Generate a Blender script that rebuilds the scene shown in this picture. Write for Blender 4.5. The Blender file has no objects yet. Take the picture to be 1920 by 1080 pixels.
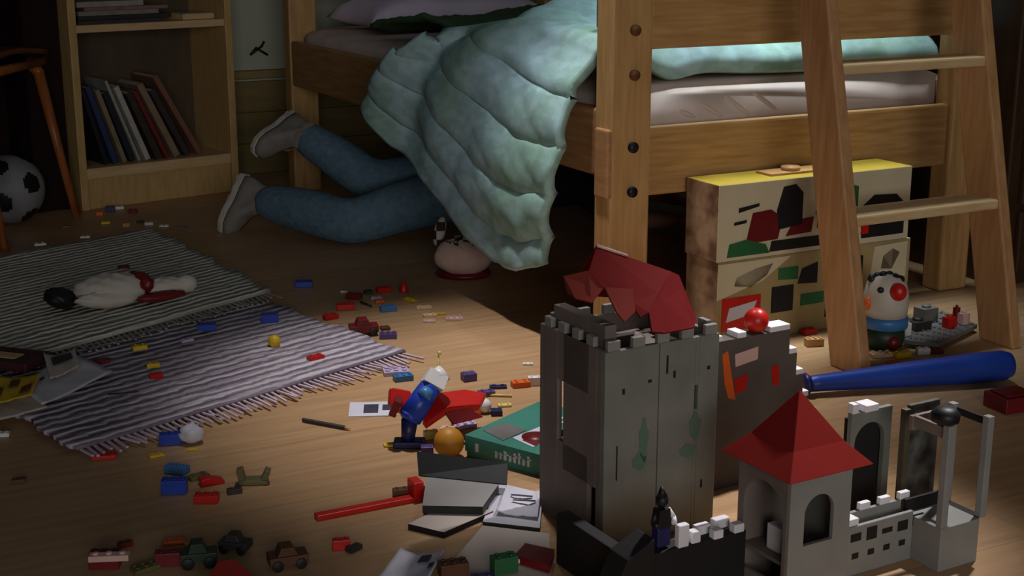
import bpy, bmesh, math, random
from mathutils import Vector, Matrix, Euler
R = math.radians
sc = bpy.context.scene
COL = sc.collection

# ------------------------------------------------------------------ camera
FPX, CH, PITCH = 2667.0, 0.84, R(14.5)
cam = bpy.data.objects.new('camera', bpy.data.cameras.new('camera'))
COL.objects.link(cam)
cam.location = (0, 0, CH)
cam.rotation_euler = (R(90) - PITCH, 0, 0)
cam.data.sensor_width = 36
cam.data.lens = FPX / 1920 * 36
sc.camera = cam

# ------------------------------------------------------------------ light
w = bpy.data.worlds.new('night_room'); sc.world = w
w.use_nodes = True
bg = w.node_tree.nodes['Background']
bg.inputs[0].default_value = (0.80, 0.88, 1.0, 1)
bg.inputs[1].default_value = 0.040
def spot(name, loc, target, energy, angle, blend, size, color):
    l = bpy.data.lights.new(name, 'SPOT')
    l.energy = energy; l.spot_size = R(angle); l.spot_blend = blend
    l.shadow_soft_size = size; l.color = color
    o = bpy.data.objects.new(name, l); COL.objects.link(o)
    o.location = loc
    o.rotation_euler = (Vector(target) - Vector(loc)).to_track_quat('-Z', 'Y').to_euler()
    return o
spot('ceiling_spot', (-0.14, 2.70, 2.45), (0.045, 2.49, 0), 215, 35, 1.0, 0.07, (1.0, 0.975, 0.965))
spot('castle_spot', (1.25, 2.75, 2.10), (0.36, 1.84, 0.12), 290, 21, 1.0, 0.05, (1.0, 0.98, 0.98))
spot('bed_fill_spot', (0.66, 3.30, 2.3), (0.58, 3.12, 0.6), 380, 31, 1.0, 0.25, (0.80, 0.93, 1.0))  # added spot above the bed to brighten the duvet, no window there
al = bpy.data.lights.new('front_fill_light', 'AREA'); al.shape = 'RECTANGLE'; al.size = 2.6; al.size_y = 1.6  # added fill behind the camera that lifts the front faces
al.energy = 14.5; al.color = (1.0, 0.98, 0.94)
ao = bpy.data.objects.new('front_fill_light', al); COL.objects.link(ao)
ao.location = (1.1, -3.4, 1.25)
al.spread = R(75)
ao.rotation_euler = (Vector((0.75, 2.8, 0.3)) - Vector(ao.location)).to_track_quat('-Z', 'Y').to_euler()

sc.view_settings.view_transform = 'Standard'
sc.view_settings.look = 'None'
sc.view_settings.exposure = 0.0
sc.view_settings.gamma = 1.0
sc.view_settings.use_curve_mapping = False

# ------------------------------------------------------------------ helpers
def lin(c):
    o = []
    for v in c:
        v /= 255.0
        o.append(v / 12.92 if v <= 0.04045 else ((v + 0.055) / 1.055) ** 2.4)
    return (*o, 1.0)

def floor_at(px, py, z=0.0):
    """the point of the level z that the camera sees at a pixel of the 1920x1080 photograph"""
    u, v = (px - 960) / FPX, (540 - py) / FPX
    d = Vector((u, math.cos(PITCH) + v * math.sin(PITCH), -math.sin(PITCH) + v * math.cos(PITCH)))
    t = (z - CH) / d.z
    return Vector((0, 0, CH)) + d * t

MATS = {}
def mat(name, rgb, rough=0.6, rgb2=None, scale=30.0, amount=0.5, stretch=None, metallic=0.0, bump=0.0, spec=0.4, detail=4.0):
    if name in MATS: return MATS[name]
    m = bpy.data.materials.new(name); m.use_nodes = True
    nt = m.node_tree; n = nt.nodes; b = n['Principled BSDF']
    b.inputs['Roughness'].default_value = rough
    b.inputs['Metallic'].default_value = metallic
    b.inputs['Specular IOR Level'].default_value = spec
    c1 = lin(rgb)
    c2 = lin(rgb2) if rgb2 else lin([min(255, v * 0.8) for v in rgb])
    tc = n.new('ShaderNodeTexCoord'); mp = n.new('ShaderNodeMapping')
    nt.links.new(tc.outputs['Object'], mp.inputs[0])
    if stretch: mp.inputs['Scale'].default_value = stretch
    no = n.new('ShaderNodeTexNoise'); no.inputs['Scale'].default_value = scale; no.inputs['Detail'].default_value = detail
    nt.links.new(mp.outputs[0], no.inputs['Vector'])
    cr = n.new('ShaderNodeValToRGB')
    cr.color_ramp.elements[0].position = 0.5 - 0.5 * amount + 0.0; cr.color_ramp.elements[1].position = 0.5 + 0.5 * amount
    cr.color_ramp.elements[0].color = c2; cr.color_ramp.elements[1].color = c1
    nt.links.new(no.outputs['Fac'], cr.inputs[0])
    nt.links.new(cr.outputs[0], b.inputs['Base Color'])
    if bump:
        bp = n.new('ShaderNodeBump'); bp.inputs['Strength'].default_value = bump; bp.inputs['Distance'].default_value = 0.01
        nt.links.new(no.outputs['Fac'], bp.inputs['Height']); nt.links.new(bp.outputs[0], b.inputs['Normal'])
    MATS[name] = m
    return m

class MB:
    """collects shapes into one mesh"""
    def __init__(self): self.bm = bmesh.new()
    def _fin(self, vs, M, mi, smooth):
        if M is not None: bmesh.ops.transform(self.bm, matrix=M, verts=vs)
        fs = set()
        for v in vs:
            for f in v.link_faces: fs.add(f)
        for f in fs:
            f.material_index = mi; f.smooth = smooth
        return vs
    def box(self, size, loc=(0, 0, 0), rot=(0, 0, 0), mi=0, M=None):
        r = bmesh.ops.create_cube(self.bm, size=1.0)
        T = Matrix.Translation(loc) @ Euler(rot).to_matrix().to_4x4() @ Matrix.Diagonal((*size, 1))
        return self._fin(r['verts'], (M @ T) if M else T, mi, False)
    def bx(self, x0, x1, y0, y1, z0, z1, mi=0, M=None):
        return self.box((x1 - x0, y1 - y0, z1 - z0), ((x0 + x1) / 2, (y0 + y1) / 2, (z0 + z1) / 2), mi=mi, M=M)
    def cyl(self, p0, p1, r0, r1=None, seg=12, mi=0, smooth=True, M=None):
        p0, p1 = Vector(p0), Vector(p1); r1 = r0 if r1 is None else r1
        d = p1 - p0
        r = bmesh.ops.create_cone(self.bm, cap_ends=True, segments=seg, radius1=r0, radius2=max(r1, 1e-5), depth=d.length)
        T = Matrix.Translation((p0 + p1) / 2) @ d.to_track_quat('Z', 'Y').to_matrix().to_4x4()
        return self._fin(r['verts'], (M @ T) if M else T, mi, smooth)
    def sph(self, c, r, scale=(1, 1, 1), rot=(0, 0, 0), seg=20, mi=0, M=None):
        q = bmesh.ops.create_uvsphere(self.bm, u_segments=seg, v_segments=max(8, seg * 2 // 3), radius=r)
        T = Matrix.Translation(c) @ Euler(rot).to_matrix().to_4x4() @ Matrix.Diagonal((*scale, 1))
        return self._fin(q['verts'], (M @ T) if M else T, mi, True)
    def prism(self, pts, d0, d1, M=None, mi=0):
        """outline pts (x, z) extruded along y from d0 to d1"""
        bm = self.bm
        a = [bm.verts.new((x, d0, z)) for x, z in pts]; b = [bm.verts.new((x, d1, z)) for x, z in pts]
        n = len(pts)
        fs = [bm.faces.new(a), bm.faces.new(b[::-1])]
        for i in range(n): fs.append(bm.faces.new((a[i], b[i], b[(i + 1) % n], a[(i + 1) % n])))
        if M is not None: bmesh.ops.transform(bm, matrix=M, verts=a + b)
        for f in fs: f.material_index = mi
        bmesh.ops.recalc_face_normals(bm, faces=fs)
        return a + b
    def sheet(self, pts, th, mi=0):
        """a flat 3D polygon given a thickness"""
        bm = self.bm
        P = [Vector(p) for p in pts]
        nrm = Vector((0, 0, 0))
        for i in range(len(P)): nrm += (P[i] - P[0]).cross(P[(i + 1) % len(P)] - P[0])
        nrm.normalize()
        a = [bm.verts.new(p + nrm * th / 2) for p in P]; b = [bm.verts.new(p - nrm * th / 2) for p in P]
        fs = [bm.faces.new(a), bm.faces.new(b[::-1])]; n = len(P)
        for i in range(n): fs.append(bm.faces.new((a[i], b[i], b[(i + 1) % n], a[(i + 1) % n])))
        for f in fs: f.material_index = mi
        bmesh.ops.recalc_face_normals(bm, faces=fs)
    def lathe(self, prof, seg=24, mi=0, M=None):
        """(radius, z) profile turned round z"""
        bm = self.bm; rings = []
        for r, z in prof:
            rings.append([bm.verts.new((r * math.cos(2 * math.pi * k / seg), r * math.sin(2 * math.pi * k / seg), z)) for k in range(seg)])
        fs = []
        for i in range(len(rings) - 1):
            for k in range(seg):
                fs.append(bm.faces.new((rings[i][k], rings[i][(k + 1) % seg], rings[i + 1][(k + 1) % seg], rings[i + 1][k])))
        fs.append(bm.faces.new(rings[0][::-1])); fs.append(bm.faces.new(rings[-1]))
        vs = [v for q in rings for v in q]
        if M is not None: bmesh.ops.transform(bm, matrix=M, verts=vs)
        for f in fs: f.material_index = mi; f.smooth = True
        return vs
    def tube(self, pts, r, seg=8, mi=0):
        for i in range(len(pts) - 1):
            self.cyl(pts[i], pts[i + 1], r, seg=seg, mi=mi)
            if i: self.sph(pts[i], r, seg=8, mi=mi)
    def build(self, name, mats, parent=None, loc=(0, 0, 0), rot=(0, 0, 0), bevel=0.0, smooth_angle=False):
        me = bpy.data.meshes.new(name); self.bm.to_mesh(me); self.bm.free()
        for m in (mats if isinstance(mats, (list, tuple)) else [mats]): me.materials.append(m)
        o = bpy.data.objects.new(name, me); COL.objects.link(o)
        o.location = loc; o.rotation_euler = rot
        if parent: o.parent = parent
        if bevel:
            b = o.modifiers.new('edge', 'BEVEL'); b.width = bevel; b.segments = 2; b.limit_method = 'ANGLE'
        return o

def tag(o, label, cat, group=None, kind=None):
    o['label'] = label; o['category'] = cat
    if group: o['group'] = group
    if kind: o['kind'] = kind
    return o
def empty(name, label, cat, loc, rotz=0, group=None):
    o = bpy.data.objects.new(name, None); COL.objects.link(o)
    o.empty_display_size = 0.05
    o.location = loc; o.rotation_euler = (0, 0, rotz)
    return tag(o, label, cat, group)
def structure(o, label=None):
    o['kind'] = 'structure'
    if label: o['label'] = label
    return o
def grid_mesh(name, nu, nv, fn, m, parent=None, thick=0.0, sub=0, loc=(0, 0, 0), rot=(0, 0, 0), offset=-1):
    vs, fs = [], []
    for i in range(nu + 1):
        for j in range(nv + 1): vs.append(fn(i / nu, j / nv))
    for i in range(nu):
        for j in range(nv):
            a = i * (nv + 1) + j
            fs.append((a, a + 1, a + nv + 2, a + nv + 1))
    me = bpy.data.meshes.new(name); me.from_pydata([tuple(v) for v in vs], [], fs)
    for mm in (m if isinstance(m, (list, tuple)) else [m]): me.materials.append(mm)
    for p in me.polygons: p.use_smooth = True
    o = bpy.data.objects.new(name, me); COL.objects.link(o)
    o.location = loc; o.rotation_euler = rot
    if parent: o.parent = parent
    if thick:
        s = o.modifiers.new('thickness', 'SOLIDIFY'); s.thickness = thick; s.offset = offset
    if sub:
        s = o.modifiers.new('smooth', 'SUBSURF'); s.levels = sub; s.render_levels = sub
    return o
def skin(name, verts, edges, radii, m, parent=None, sub=2, root=0):
    me = bpy.data.meshes.new(name); me.from_pydata([tuple(v) for v in verts], edges, [])
    o = bpy.data.objects.new(name, me); COL.objects.link(o)
    me.materials.append(m)
    s = o.modifiers.new('skin', 'SKIN'); s.use_smooth_shade = True
    for i, r in enumerate(radii):
        q = me.skin_vertices[0].data[i]
        q.radius = (r, r) if not isinstance(r, tuple) else r
        q.use_root = (i == root)
    d = o.modifiers.new('smooth', 'SUBSURF'); d.levels = sub; d.render_levels = sub
    if parent: o.parent = parent
    return o
def hash1(*a):
    return random.Random(str(a)).random()
def wob(x, y, k=1.0):
    return (math.sin(x * 3.1 * k + 1.3) * math.cos(y * 2.3 * k + 0.4) + 0.5 * math.sin(x * 7.3 * k + y * 5.1 * k) + 0.25 * math.sin(x * 13.0 * k - y * 17.0 * k + 2.0)) / 1.75

# ------------------------------------------------------------------ materials
M_pine = mat('pine', (198, 158, 104), 0.45, (170, 126, 76), 7, 0.5, (12, 12, 1.2))
M_pine_rail = mat('pine_rail', (194, 152, 98), 0.45, (158, 114, 68), 7, 0.5, (1.2, 10, 14))
M_pine_side = mat('pine_side', (184, 138, 92), 0.5, (150, 106, 66), 7, 0.5, (10, 1.2, 14))
M_ladder = mat('ladder_pine', (188, 142, 96), 0.45, (160, 112, 70), 7, 0.5, (12, 12, 1.2))
M_tread = mat('tread_pine', (214, 186, 142), 0.45, (196, 160, 110), 8, 0.5, (1.5, 10, 10))
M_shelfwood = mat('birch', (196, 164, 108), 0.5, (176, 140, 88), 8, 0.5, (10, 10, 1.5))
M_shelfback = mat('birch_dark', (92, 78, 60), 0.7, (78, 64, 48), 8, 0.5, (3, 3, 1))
M_bolt = mat('bolt_metal', (40, 44, 52), 0.4, (24, 26, 32), 40, 0.5, metallic=0.6)
M_hole = mat('hole_wood', (110, 66, 30), 0.7, (80, 46, 20), 30, 0.5)
M_sheet = mat('cotton_sheet', (214, 196, 186), 0.85, (196, 176, 166), 12, 0.6)
M_pillow = mat('lilac_pillow', (220, 210, 226), 0.85, (204, 190, 214), 12, 0.5)
M_chair = mat('chair_wood', (176, 104, 52), 0.4, (134, 72, 34), 8, 0.5, (8, 8, 1.5))
M_chairseat = mat('chair_seat', (120, 62, 36), 0.45, (96, 46, 28), 8, 0.5, (8, 1.5, 8))
M_jeans = mat('denim', (104, 134, 152), 0.9, (74, 98, 114), 60, 0.7, bump=0.3)
M_navy = mat('navy_jersey', (30, 32, 44), 0.9, (22, 22, 32), 40, 0.5)
M_skin = mat('skin', (208, 160, 134), 0.55, (192, 140, 116), 14, 0.5)
M_hair = mat('brown_hair', (70, 48, 32), 0.6, (44, 30, 20), 50, 0.6, (1, 1, 6))
M_shoe = mat('grey_canvas', (140, 134, 126), 0.8, (116, 110, 104), 30, 0.6)
M_sole = mat('grey_rubber', (196, 190, 180), 0.7, (170, 164, 156), 30, 0.6)
M_blackish = mat('black_plastic', (26, 24, 26), 0.5, (16, 15, 17), 20, 0.5)
M_paper = mat('paper', (206, 202, 212), 0.8, (190, 186, 198), 8, 0.6)
M_paper2 = mat('paper_cream', (200, 186, 176), 0.8, (186, 170, 160), 8, 0.6)
M_ink = mat('print_ink', (60, 58, 76), 0.8, (40, 38, 52), 30, 0.5)
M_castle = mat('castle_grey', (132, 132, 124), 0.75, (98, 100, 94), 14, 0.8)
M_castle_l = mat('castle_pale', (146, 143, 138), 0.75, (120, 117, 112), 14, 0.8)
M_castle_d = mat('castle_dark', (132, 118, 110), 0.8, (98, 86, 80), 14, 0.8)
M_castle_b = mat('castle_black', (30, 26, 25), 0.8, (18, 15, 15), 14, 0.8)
M_castle_lit = mat('castle_lit_white', (232, 228, 232), 0.6, (216, 210, 216), 14, 0.5)  # white stands in for light falling on the castle tops
M_stain = mat('moss_green_print', (76, 112, 96), 0.8, (90, 110, 98), 10, 0.6)
M_roof = mat('roof_red', (136, 36, 30), 0.85, (126, 27, 23), 10, 0.7, spec=0.1)
M_roof2 = mat('roof_red_worn', (126, 50, 42), 0.85, (106, 38, 32), 10, 0.7, spec=0.1)
TOY = {
 'red': mat('red_plastic', (196, 30, 22), 0.35, (176, 22, 18), 20, 0.5),
 'darkred': mat('dark_red_plastic', (116, 22, 26), 0.4, (92, 16, 20), 20, 0.5),
 'orange': mat('orange_plastic', (222, 104, 38), 0.4, (204, 84, 26), 20, 0.5),
 'blue': mat('blue_plastic', (34, 66, 168), 0.35, (26, 52, 146), 20, 0.5),
 'lightblue': mat('light_blue_plastic', (70, 122, 176), 0.4, (56, 104, 156), 20, 0.5),
 'darkblue': mat('dark_blue_plastic', (36, 36, 92), 0.4, (26, 26, 72), 20, 0.5),
 'purple': mat('purple_plastic', (90, 70, 130), 0.4, (70, 54, 110), 20, 0.5),
 'yellow': mat('yellow_plastic', (214, 178, 40), 0.4, (196, 156, 30), 20, 0.5),
 'mustard': mat('mustard_plastic', (190, 132, 34), 0.5, (166, 108, 22), 12, 0.6),
 'paleyellow': mat('pale_yellow_plastic', (222, 206, 120), 0.4, (206, 188, 100), 20, 0.5),
 'white': mat('white_plastic', (228, 224, 222), 0.4, (212, 206, 206), 20, 0.5),
 'cream': mat('cream_plastic', (222, 190, 150), 0.45, (206, 172, 130), 20, 0.5),
 'pinkish': mat('pinkish_plastic', (216, 180, 170), 0.45, (200, 160, 152), 20, 0.5),
 'lilac': mat('lilac_plastic', (190, 172, 204), 0.5, (172, 152, 186), 20, 0.5),
 'green': mat('green_plastic', (44, 104, 62), 0.45, (32, 84, 48), 20, 0.5),
 'darkgreen': mat('dark_green_plastic', (40, 58, 44), 0.5, (28, 42, 32), 20, 0.5),
 'olive': mat('olive_plastic', (108, 100, 60), 0.55, (84, 78, 46), 20, 0.5),
 'grey': mat('grey_plastic', (112, 108, 106), 0.5, (92, 88, 86), 20, 0.5),
 'darkgrey': mat('dark_grey_plastic', (54, 50, 50), 0.5, (40, 36, 36), 20, 0.5),
 'brown': mat('brown_plastic', (96, 58, 36), 0.5, (76, 44, 26), 20, 0.5),
 'black': M_blackish,
 'tan': mat('tan_plastic', (196, 148, 96), 0.5, (176, 128, 76), 20, 0.5),
 'teal': mat('teal_card', (58, 128, 112), 0.5, (46, 108, 94), 10, 0.5),
}

# ------------------------------------------------------------------ room shell (bed axes: u along the foot, v towards the head)
BC = Vector((0.236, 2.81, 0)); BA = math.atan2(0.467, 0.885)
BM = Matrix.Translation(BC) @ Matrix.Rotation(BA, 4, 'Z')
def bed_pt(u, v, z): return BM @ Vector((u, v, z))

def wood_floor():
    m = bpy.data.materials.new('oak_floor'); m.use_nodes = True
    nt = m.node_tree; n = nt.nodes; b = n['Principled BSDF']
    tc = n.new('ShaderNodeTexCoord')
    br = n.new('ShaderNodeTexBrick'); br.inputs['Scale'].default_value = 1.0
    br.inputs['Brick Width'].default_value = 1.4; br.inputs['Row Height'].default_value = 0.12
    br.inputs['Mortar Size'].default_value = 0.0006; br.inputs['Mortar Smooth'].default_value = 0.4
    br.inputs['Color1'].default_value = lin((190, 152, 114)); br.inputs['Color2'].default_value = lin((180, 142, 104))
    br.inputs['Mortar'].default_value = lin((140, 106, 74)); br.offset = 0.37
    nt.links.new(tc.outputs['Object'], br.inputs['Vector'])
    mp = n.new('ShaderNodeMapping'); mp.inputs['Scale'].default_value = (1.2, 16, 1)
    nt.links.new(tc.outputs['Object'], mp.inputs[0])
    no = n.new('ShaderNodeTexNoise'); no.inputs['Scale'].default_value = 4; no.inputs['Detail'].default_value = 6
    nt.links.new(mp.outputs[0], no.inputs['Vector'])
    cr = n.new('ShaderNodeValToRGB')
    cr.color_ramp.elements[0].color = (0.62, 0.58, 0.54, 1); cr.color_ramp.elements[1].color = (1, 1, 1, 1)
    cr.color_ramp.elements[0].position = 0.3; cr.color_ramp.elements[1].position = 0.7
    nt.links.new(no.outputs['Fac'], cr.inputs[0])
    mx = n.new('ShaderNodeMix'); mx.data_type = 'RGBA'; mx.blend_type = 'MULTIPLY'; mx.inputs[0].default_value = 0.6
    nt.links.new(br.outputs['Color'], mx.inputs[6]); nt.links.new(cr.outputs[0], mx.inputs[7])
    nt.links.new(mx.outputs[2], b.inputs['Base Color'])
    b.inputs['Roughness'].default_value = 0.42; b.inputs['Specular IOR Level'].default_value = 0.3
    return m
o = MB(); o.bx(-2.6, 2.2, -3.2, 2.45, -0.06, 0.0)
structure(o.build('floor', wood_floor(), loc=BC, rot=(0, 0, BA)), 'pale oak plank floor')
M_wall = mat('grey_green_wall', (172, 176, 158), 0.9, (160, 164, 146), 5, 0.6)
M_panel = mat('olive_wood_panel', (128, 110, 66), 0.7, (106, 90, 52), 5, 0.6, (1.2, 5, 10))
M_ledge = mat('ledge_wood', (142, 122, 78), 0.6, (126, 104, 64), 6, 0.5, (1.5, 8, 8))
o = MB(); o.bx(-2.6, 2.2, 2.30, 2.42, 0, 2.5)
structure(o.build('wall_back', M_wall, loc=BC, rot=(0, 0, BA)), 'grey-green back wall')
o = MB()
for k in range(3): o.bx(-2.6, 2.2, 2.285, 2.30, 0.105 * k, 0.105 * k + 0.1046)
structure(o.build('trim_1', M_panel, loc=BC, rot=(0, 0, BA), bevel=0.004), 'olive wood panelling at the foot of the back wall')
o = MB(); o.bx(-2.6, 2.2, 2.262, 2.30, 0.325, 0.352)
structure(o.build('trim_2', M_ledge, loc=BC, rot=(0, 0, BA), bevel=0.004), 'narrow pale ledge along the back wall')
M_wallr = mat('dark_brown_wall', (58, 38, 26), 0.8, (44, 28, 18), 4, 0.6, (3, 3, 1))
o = MB(); o.bx(1.72, 1.84, -1.2, 2.30, 0, 2.5)
structure(o.build('wall_right', M_wallr, loc=BC, rot=(0, 0, BA)), 'dark brown right wall')
o = MB(); o.bx(-2.6, -2.48, -1.0, 2.30, 0, 2.5)
structure(o.build('wall_left', mat('dark_red_wall', (60, 34, 30), 0.9, (50, 28, 24), 4, 0.6), loc=BC, rot=(0, 0, BA)), 'dark reddish left wall')

# ------------------------------------------------------------------ bed
bed = empty('bed', 'pine bed with tall posts, plank footboard and bare mattress corner', 'bed', BC, BA)
def post(u0, u1, v0, v1, z1, bolts):
    o = MB(); o.bx(u0, u1, v0, v1, 0, z1)
    p = o.build('post', M_pine, bed, bevel=0.006)
    return p
def bolt(parent, u, v, z, mname, r=0.011, face='v'):
    o = MB()
    d = (0, -0.006, 0) if face == 'v' else (-0.006, 0, 0)
    o.cyl((u - d[0] * 0.6, v - d[1] * 0.6, z), (u + d[0], v + d[1], z), r, seg=14)
    return o.build('bolt' if mname is M_bolt else 'bolt_hole', mname, parent)
pn = post(-0.048, 0.048, 0.0, 0.06, 0.86, True)
for z, mm in ((0.402, M_bolt), (0.312, M_bolt), (0.632, M_hole), (0.545, M_hole)): bolt(pn, 0.004, -0.001, z, mm)
post(0.86, 0.945, 0.0, 0.06, 0.86, False)
post(-0.045, 0.045, 1.90, 1.96, 0.86, False)
post(0.86, 0.945, 1.90, 1.96, 0.86, False)
for nm, z0, z1 in (('footboard_plank', 0.297, 0.437), ('footboard_plank', 0.592, 0.76)):
    o = MB(); o.bx(0.048, 0.86, 0.012, 0.036, z0, z1); o.build(nm, M_pine_rail, bed, bevel=0.006)
for z0, z1 in ((0.33, 0.50), (0.62, 0.80)):
    o = MB(); o.bx(0.045, 0.86, 1.92, 1.945, z0, z1); o.build('headboard_plank', M_pine_rail, bed, bevel=0.006)
o = MB(); o.bx(-0.042, -0.018, 0.06, 1.90, 0.338, 0.476); o.build('side_rail', M_pine_side, bed, bevel=0.006)
o = MB(); o.bx(0.90, 0.924, 0.06, 1.90, 0.338, 0.476); o.build('side_rail', M_pine_side, bed, bevel=0.006)
o = MB(); o.bx(-0.055, -0.040, 0.0, 0.05, 0.30, 0.44); o.build('rail_end', M_pine_side, bed, bevel=0.004)
o = MB()
for k in range(12): o.bx(-0.018, 0.90, 0.10 + k * 0.15, 0.17 + k * 0.15, 0.340, 0.352)
o.build('slats', M_pine_rail, bed)
def mattress_fn(a, b):
    # closed loop round the cross-section (b), along the bed (a)
    v = 0.066 + a * 1.828
    t = b * 2 * math.pi
    cu, cz = 0.44, 0.438
    hu, hz = 0.457, 0.079
    e = 0.28
    x = math.copysign(abs(math.cos(t)) ** e, math.cos(t)) * hu
    z = math.copysign(abs(math.sin(t)) ** e, math.sin(t)) * hz
    end = 1 - 0.035 * max(0, 1 - min(a, 1 - a) * 22)
    q = wob(v * 9, b * 14) * 0.004
    return Vector((cu + x * end, v, cz + z * end + q))
ma = grid_mesh('mattress', 46, 72, mattress_fn, M_sheet, loc=BC, rot=(0, 0, BA))
bm_ = bmesh.new(); bm_.from_mesh(ma.data)
bmesh.ops.remove_doubles(bm_, verts=bm_.verts, dist=0.0005); bmesh.ops.holes_fill(bm_, edges=bm_.edges, sides=200)
for f_ in bm_.faces: f_.smooth = True
bmesh.ops.recalc_face_normals(bm_, faces=bm_.faces)
bm_.to_mesh(ma.data); bm_.free()
tag(ma, 'mattress in a wrinkled pale sheet inside the pine bed', 'mattress')
# wrinkles of the sheet on the foot end of the mattress
o = MB()
for (u, z, l, a) in ((0.24, 0.455, 0.08, 0.5), (0.31, 0.458, 0.10, 0.6), (0.38, 0.465, 0.09, 0.55), (0.18, 0.45, 0.05, 0.4)):
    o.sph((u, 0.068, z), 0.5, (l, 0.010, 0.012), (0, a, 0), 12)
wr = o.build('sheet_fold', M_sheet, ma)
def pillow_fn(a, b):
    x, y = (a - 0.5) * 2, (b - 0.5) * 2
    return x, y
def cushion(name, w, d, h, m, loc, rot, n=20):
    o = MB(); bm = o.bm
    top, bot = {}, {}
    for i in range(n + 1):
        for j in range(n + 1):
            x, y = 2 * i / n - 1, 2 * j / n - 1
            s = (max(0, 1 - x ** 4) * max(0, 1 - y ** 4)) ** 0.5
            pin = 1 - 0.10 * (1 - abs(x) ** 2) * abs(y) ** 3
            pin2 = 1 - 0.10 * (1 - abs(y) ** 2) * abs(x) ** 3
            q = wob(x * 1.7, y * 1.9) * 0.06 * s
            X, Y = x * w / 2 * pin2, y * d / 2 * pin
            top[i, j] = bm.verts.new((X, Y, h * (s + q)))
            edge = i in (0, n) or j in (0, n)
            bot[i, j] = top[i, j] if edge else bm.verts.new((X, Y, -h * 0.35 * s))
    for i in range(n):
        for j in range(n):
            f = bm.faces.new((top[i, j], top[i + 1, j], top[i + 1, j + 1], top[i, j + 1])); f.smooth = True
            vs = [bot[i, j], bot[i, j + 1], bot[i + 1, j + 1], bot[i + 1, j]]
            vs = list(dict.fromkeys(vs))
            try:
                f = bm.faces.new(vs); f.smooth = True
            except ValueError: pass
    return o.build(name, m, None, loc, rot)
pl = cushion('pillow', 0.62, 0.40, 0.075, M_pillow, bed_pt(0.36, 1.66, 0.550), (0, 0, BA))
tag(pl, 'pale lilac pillow at the head of the bed', 'pillow')

# duvet: one patch lies on the mattress and hangs over the long side
def duvet_mat():
    m = bpy.data.materials.new('sage_duvet'); m.use_nodes = True
    nt = m.node_tree; n = nt.nodes; b = n['Principled BSDF']
    tc = n.new('ShaderNodeTexCoord')
    def noise(s, sc=None, det=3):
        no = n.new('ShaderNodeTexNoise'); no.inputs['Scale'].default_value = s; no.inputs['Detail'].default_value = det
        if sc:
            mp = n.new('ShaderNodeMapping'); mp.inputs['Scale'].default_value = sc
            nt.links.new(tc.outputs['Object'], mp.inputs[0]); nt.links.new(mp.outputs[0], no.inputs['Vector'])
        else: nt.links.new(tc.outputs['Object'], no.inputs['Vector'])
        return no
    n1, n2 = noise(3.5), noise(26, (1, 1, 1.6), 5)
    c1 = n.new('ShaderNodeValToRGB'); c1.color_ramp.elements[0].position = 0.38; c1.color_ramp.elements[1].position = 0.62
    c1.color_ramp.elements[0].color = lin((150, 184, 172)); c1.color_ramp.elements[1].color = lin((176, 206, 220))
    nt.links.new(n1.outputs['Fac'], c1.inputs[0])
    c2 = n.new('ShaderNodeValToRGB'); c2.color_ramp.elements[0].position = 0.42; c2.color_ramp.elements[1].position = 0.60
    c2.color_ramp.elements[0].color = (0.80, 0.82, 0.78, 1); c2.color_ramp.elements[1].color = (1, 1, 1, 1)
    nt.links.new(n2.outputs['Fac'], c2.inputs[0])
    mx = n.new('ShaderNodeMix'); mx.data_type = 'RGBA'; mx.blend_type = 'MULTIPLY'; mx.inputs[0].default_value = 1.0
    nt.links.new(c1.outputs[0], mx.inputs[6]); nt.links.new(c2.outputs[0], mx.inputs[7])
    nt.links.new(mx.outputs[2], b.inputs['Base Color'])
    b.inputs['Roughness'].default_value = 0.9; b.inputs['Specular IOR Level'].default_value = 0.15
    return m
HEM = [(0.105, 0.155), (0.20, 0.125), (0.32, 0.118), (0.46, 0.150), (0.60, 0.21), (0.74, 0.265), (0.85, 0.305), (0.955, 0.385)]
TOPR = [(0.070, 0.585), (0.13, 0.595), (0.20, 0.60), (0.27, 0.60), (0.34, 0.61), (0.40, 0.615), (0.45, 0.605), (0.49, 0.585)]
def lerp_list(L, a):
    x = a * (len(L) - 1); i = min(int(x), len(L) - 2); t = x - i
    return [L[i][k] * (1 - t) + L[i + 1][k] * t for k in range(len(L[0]))]
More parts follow.
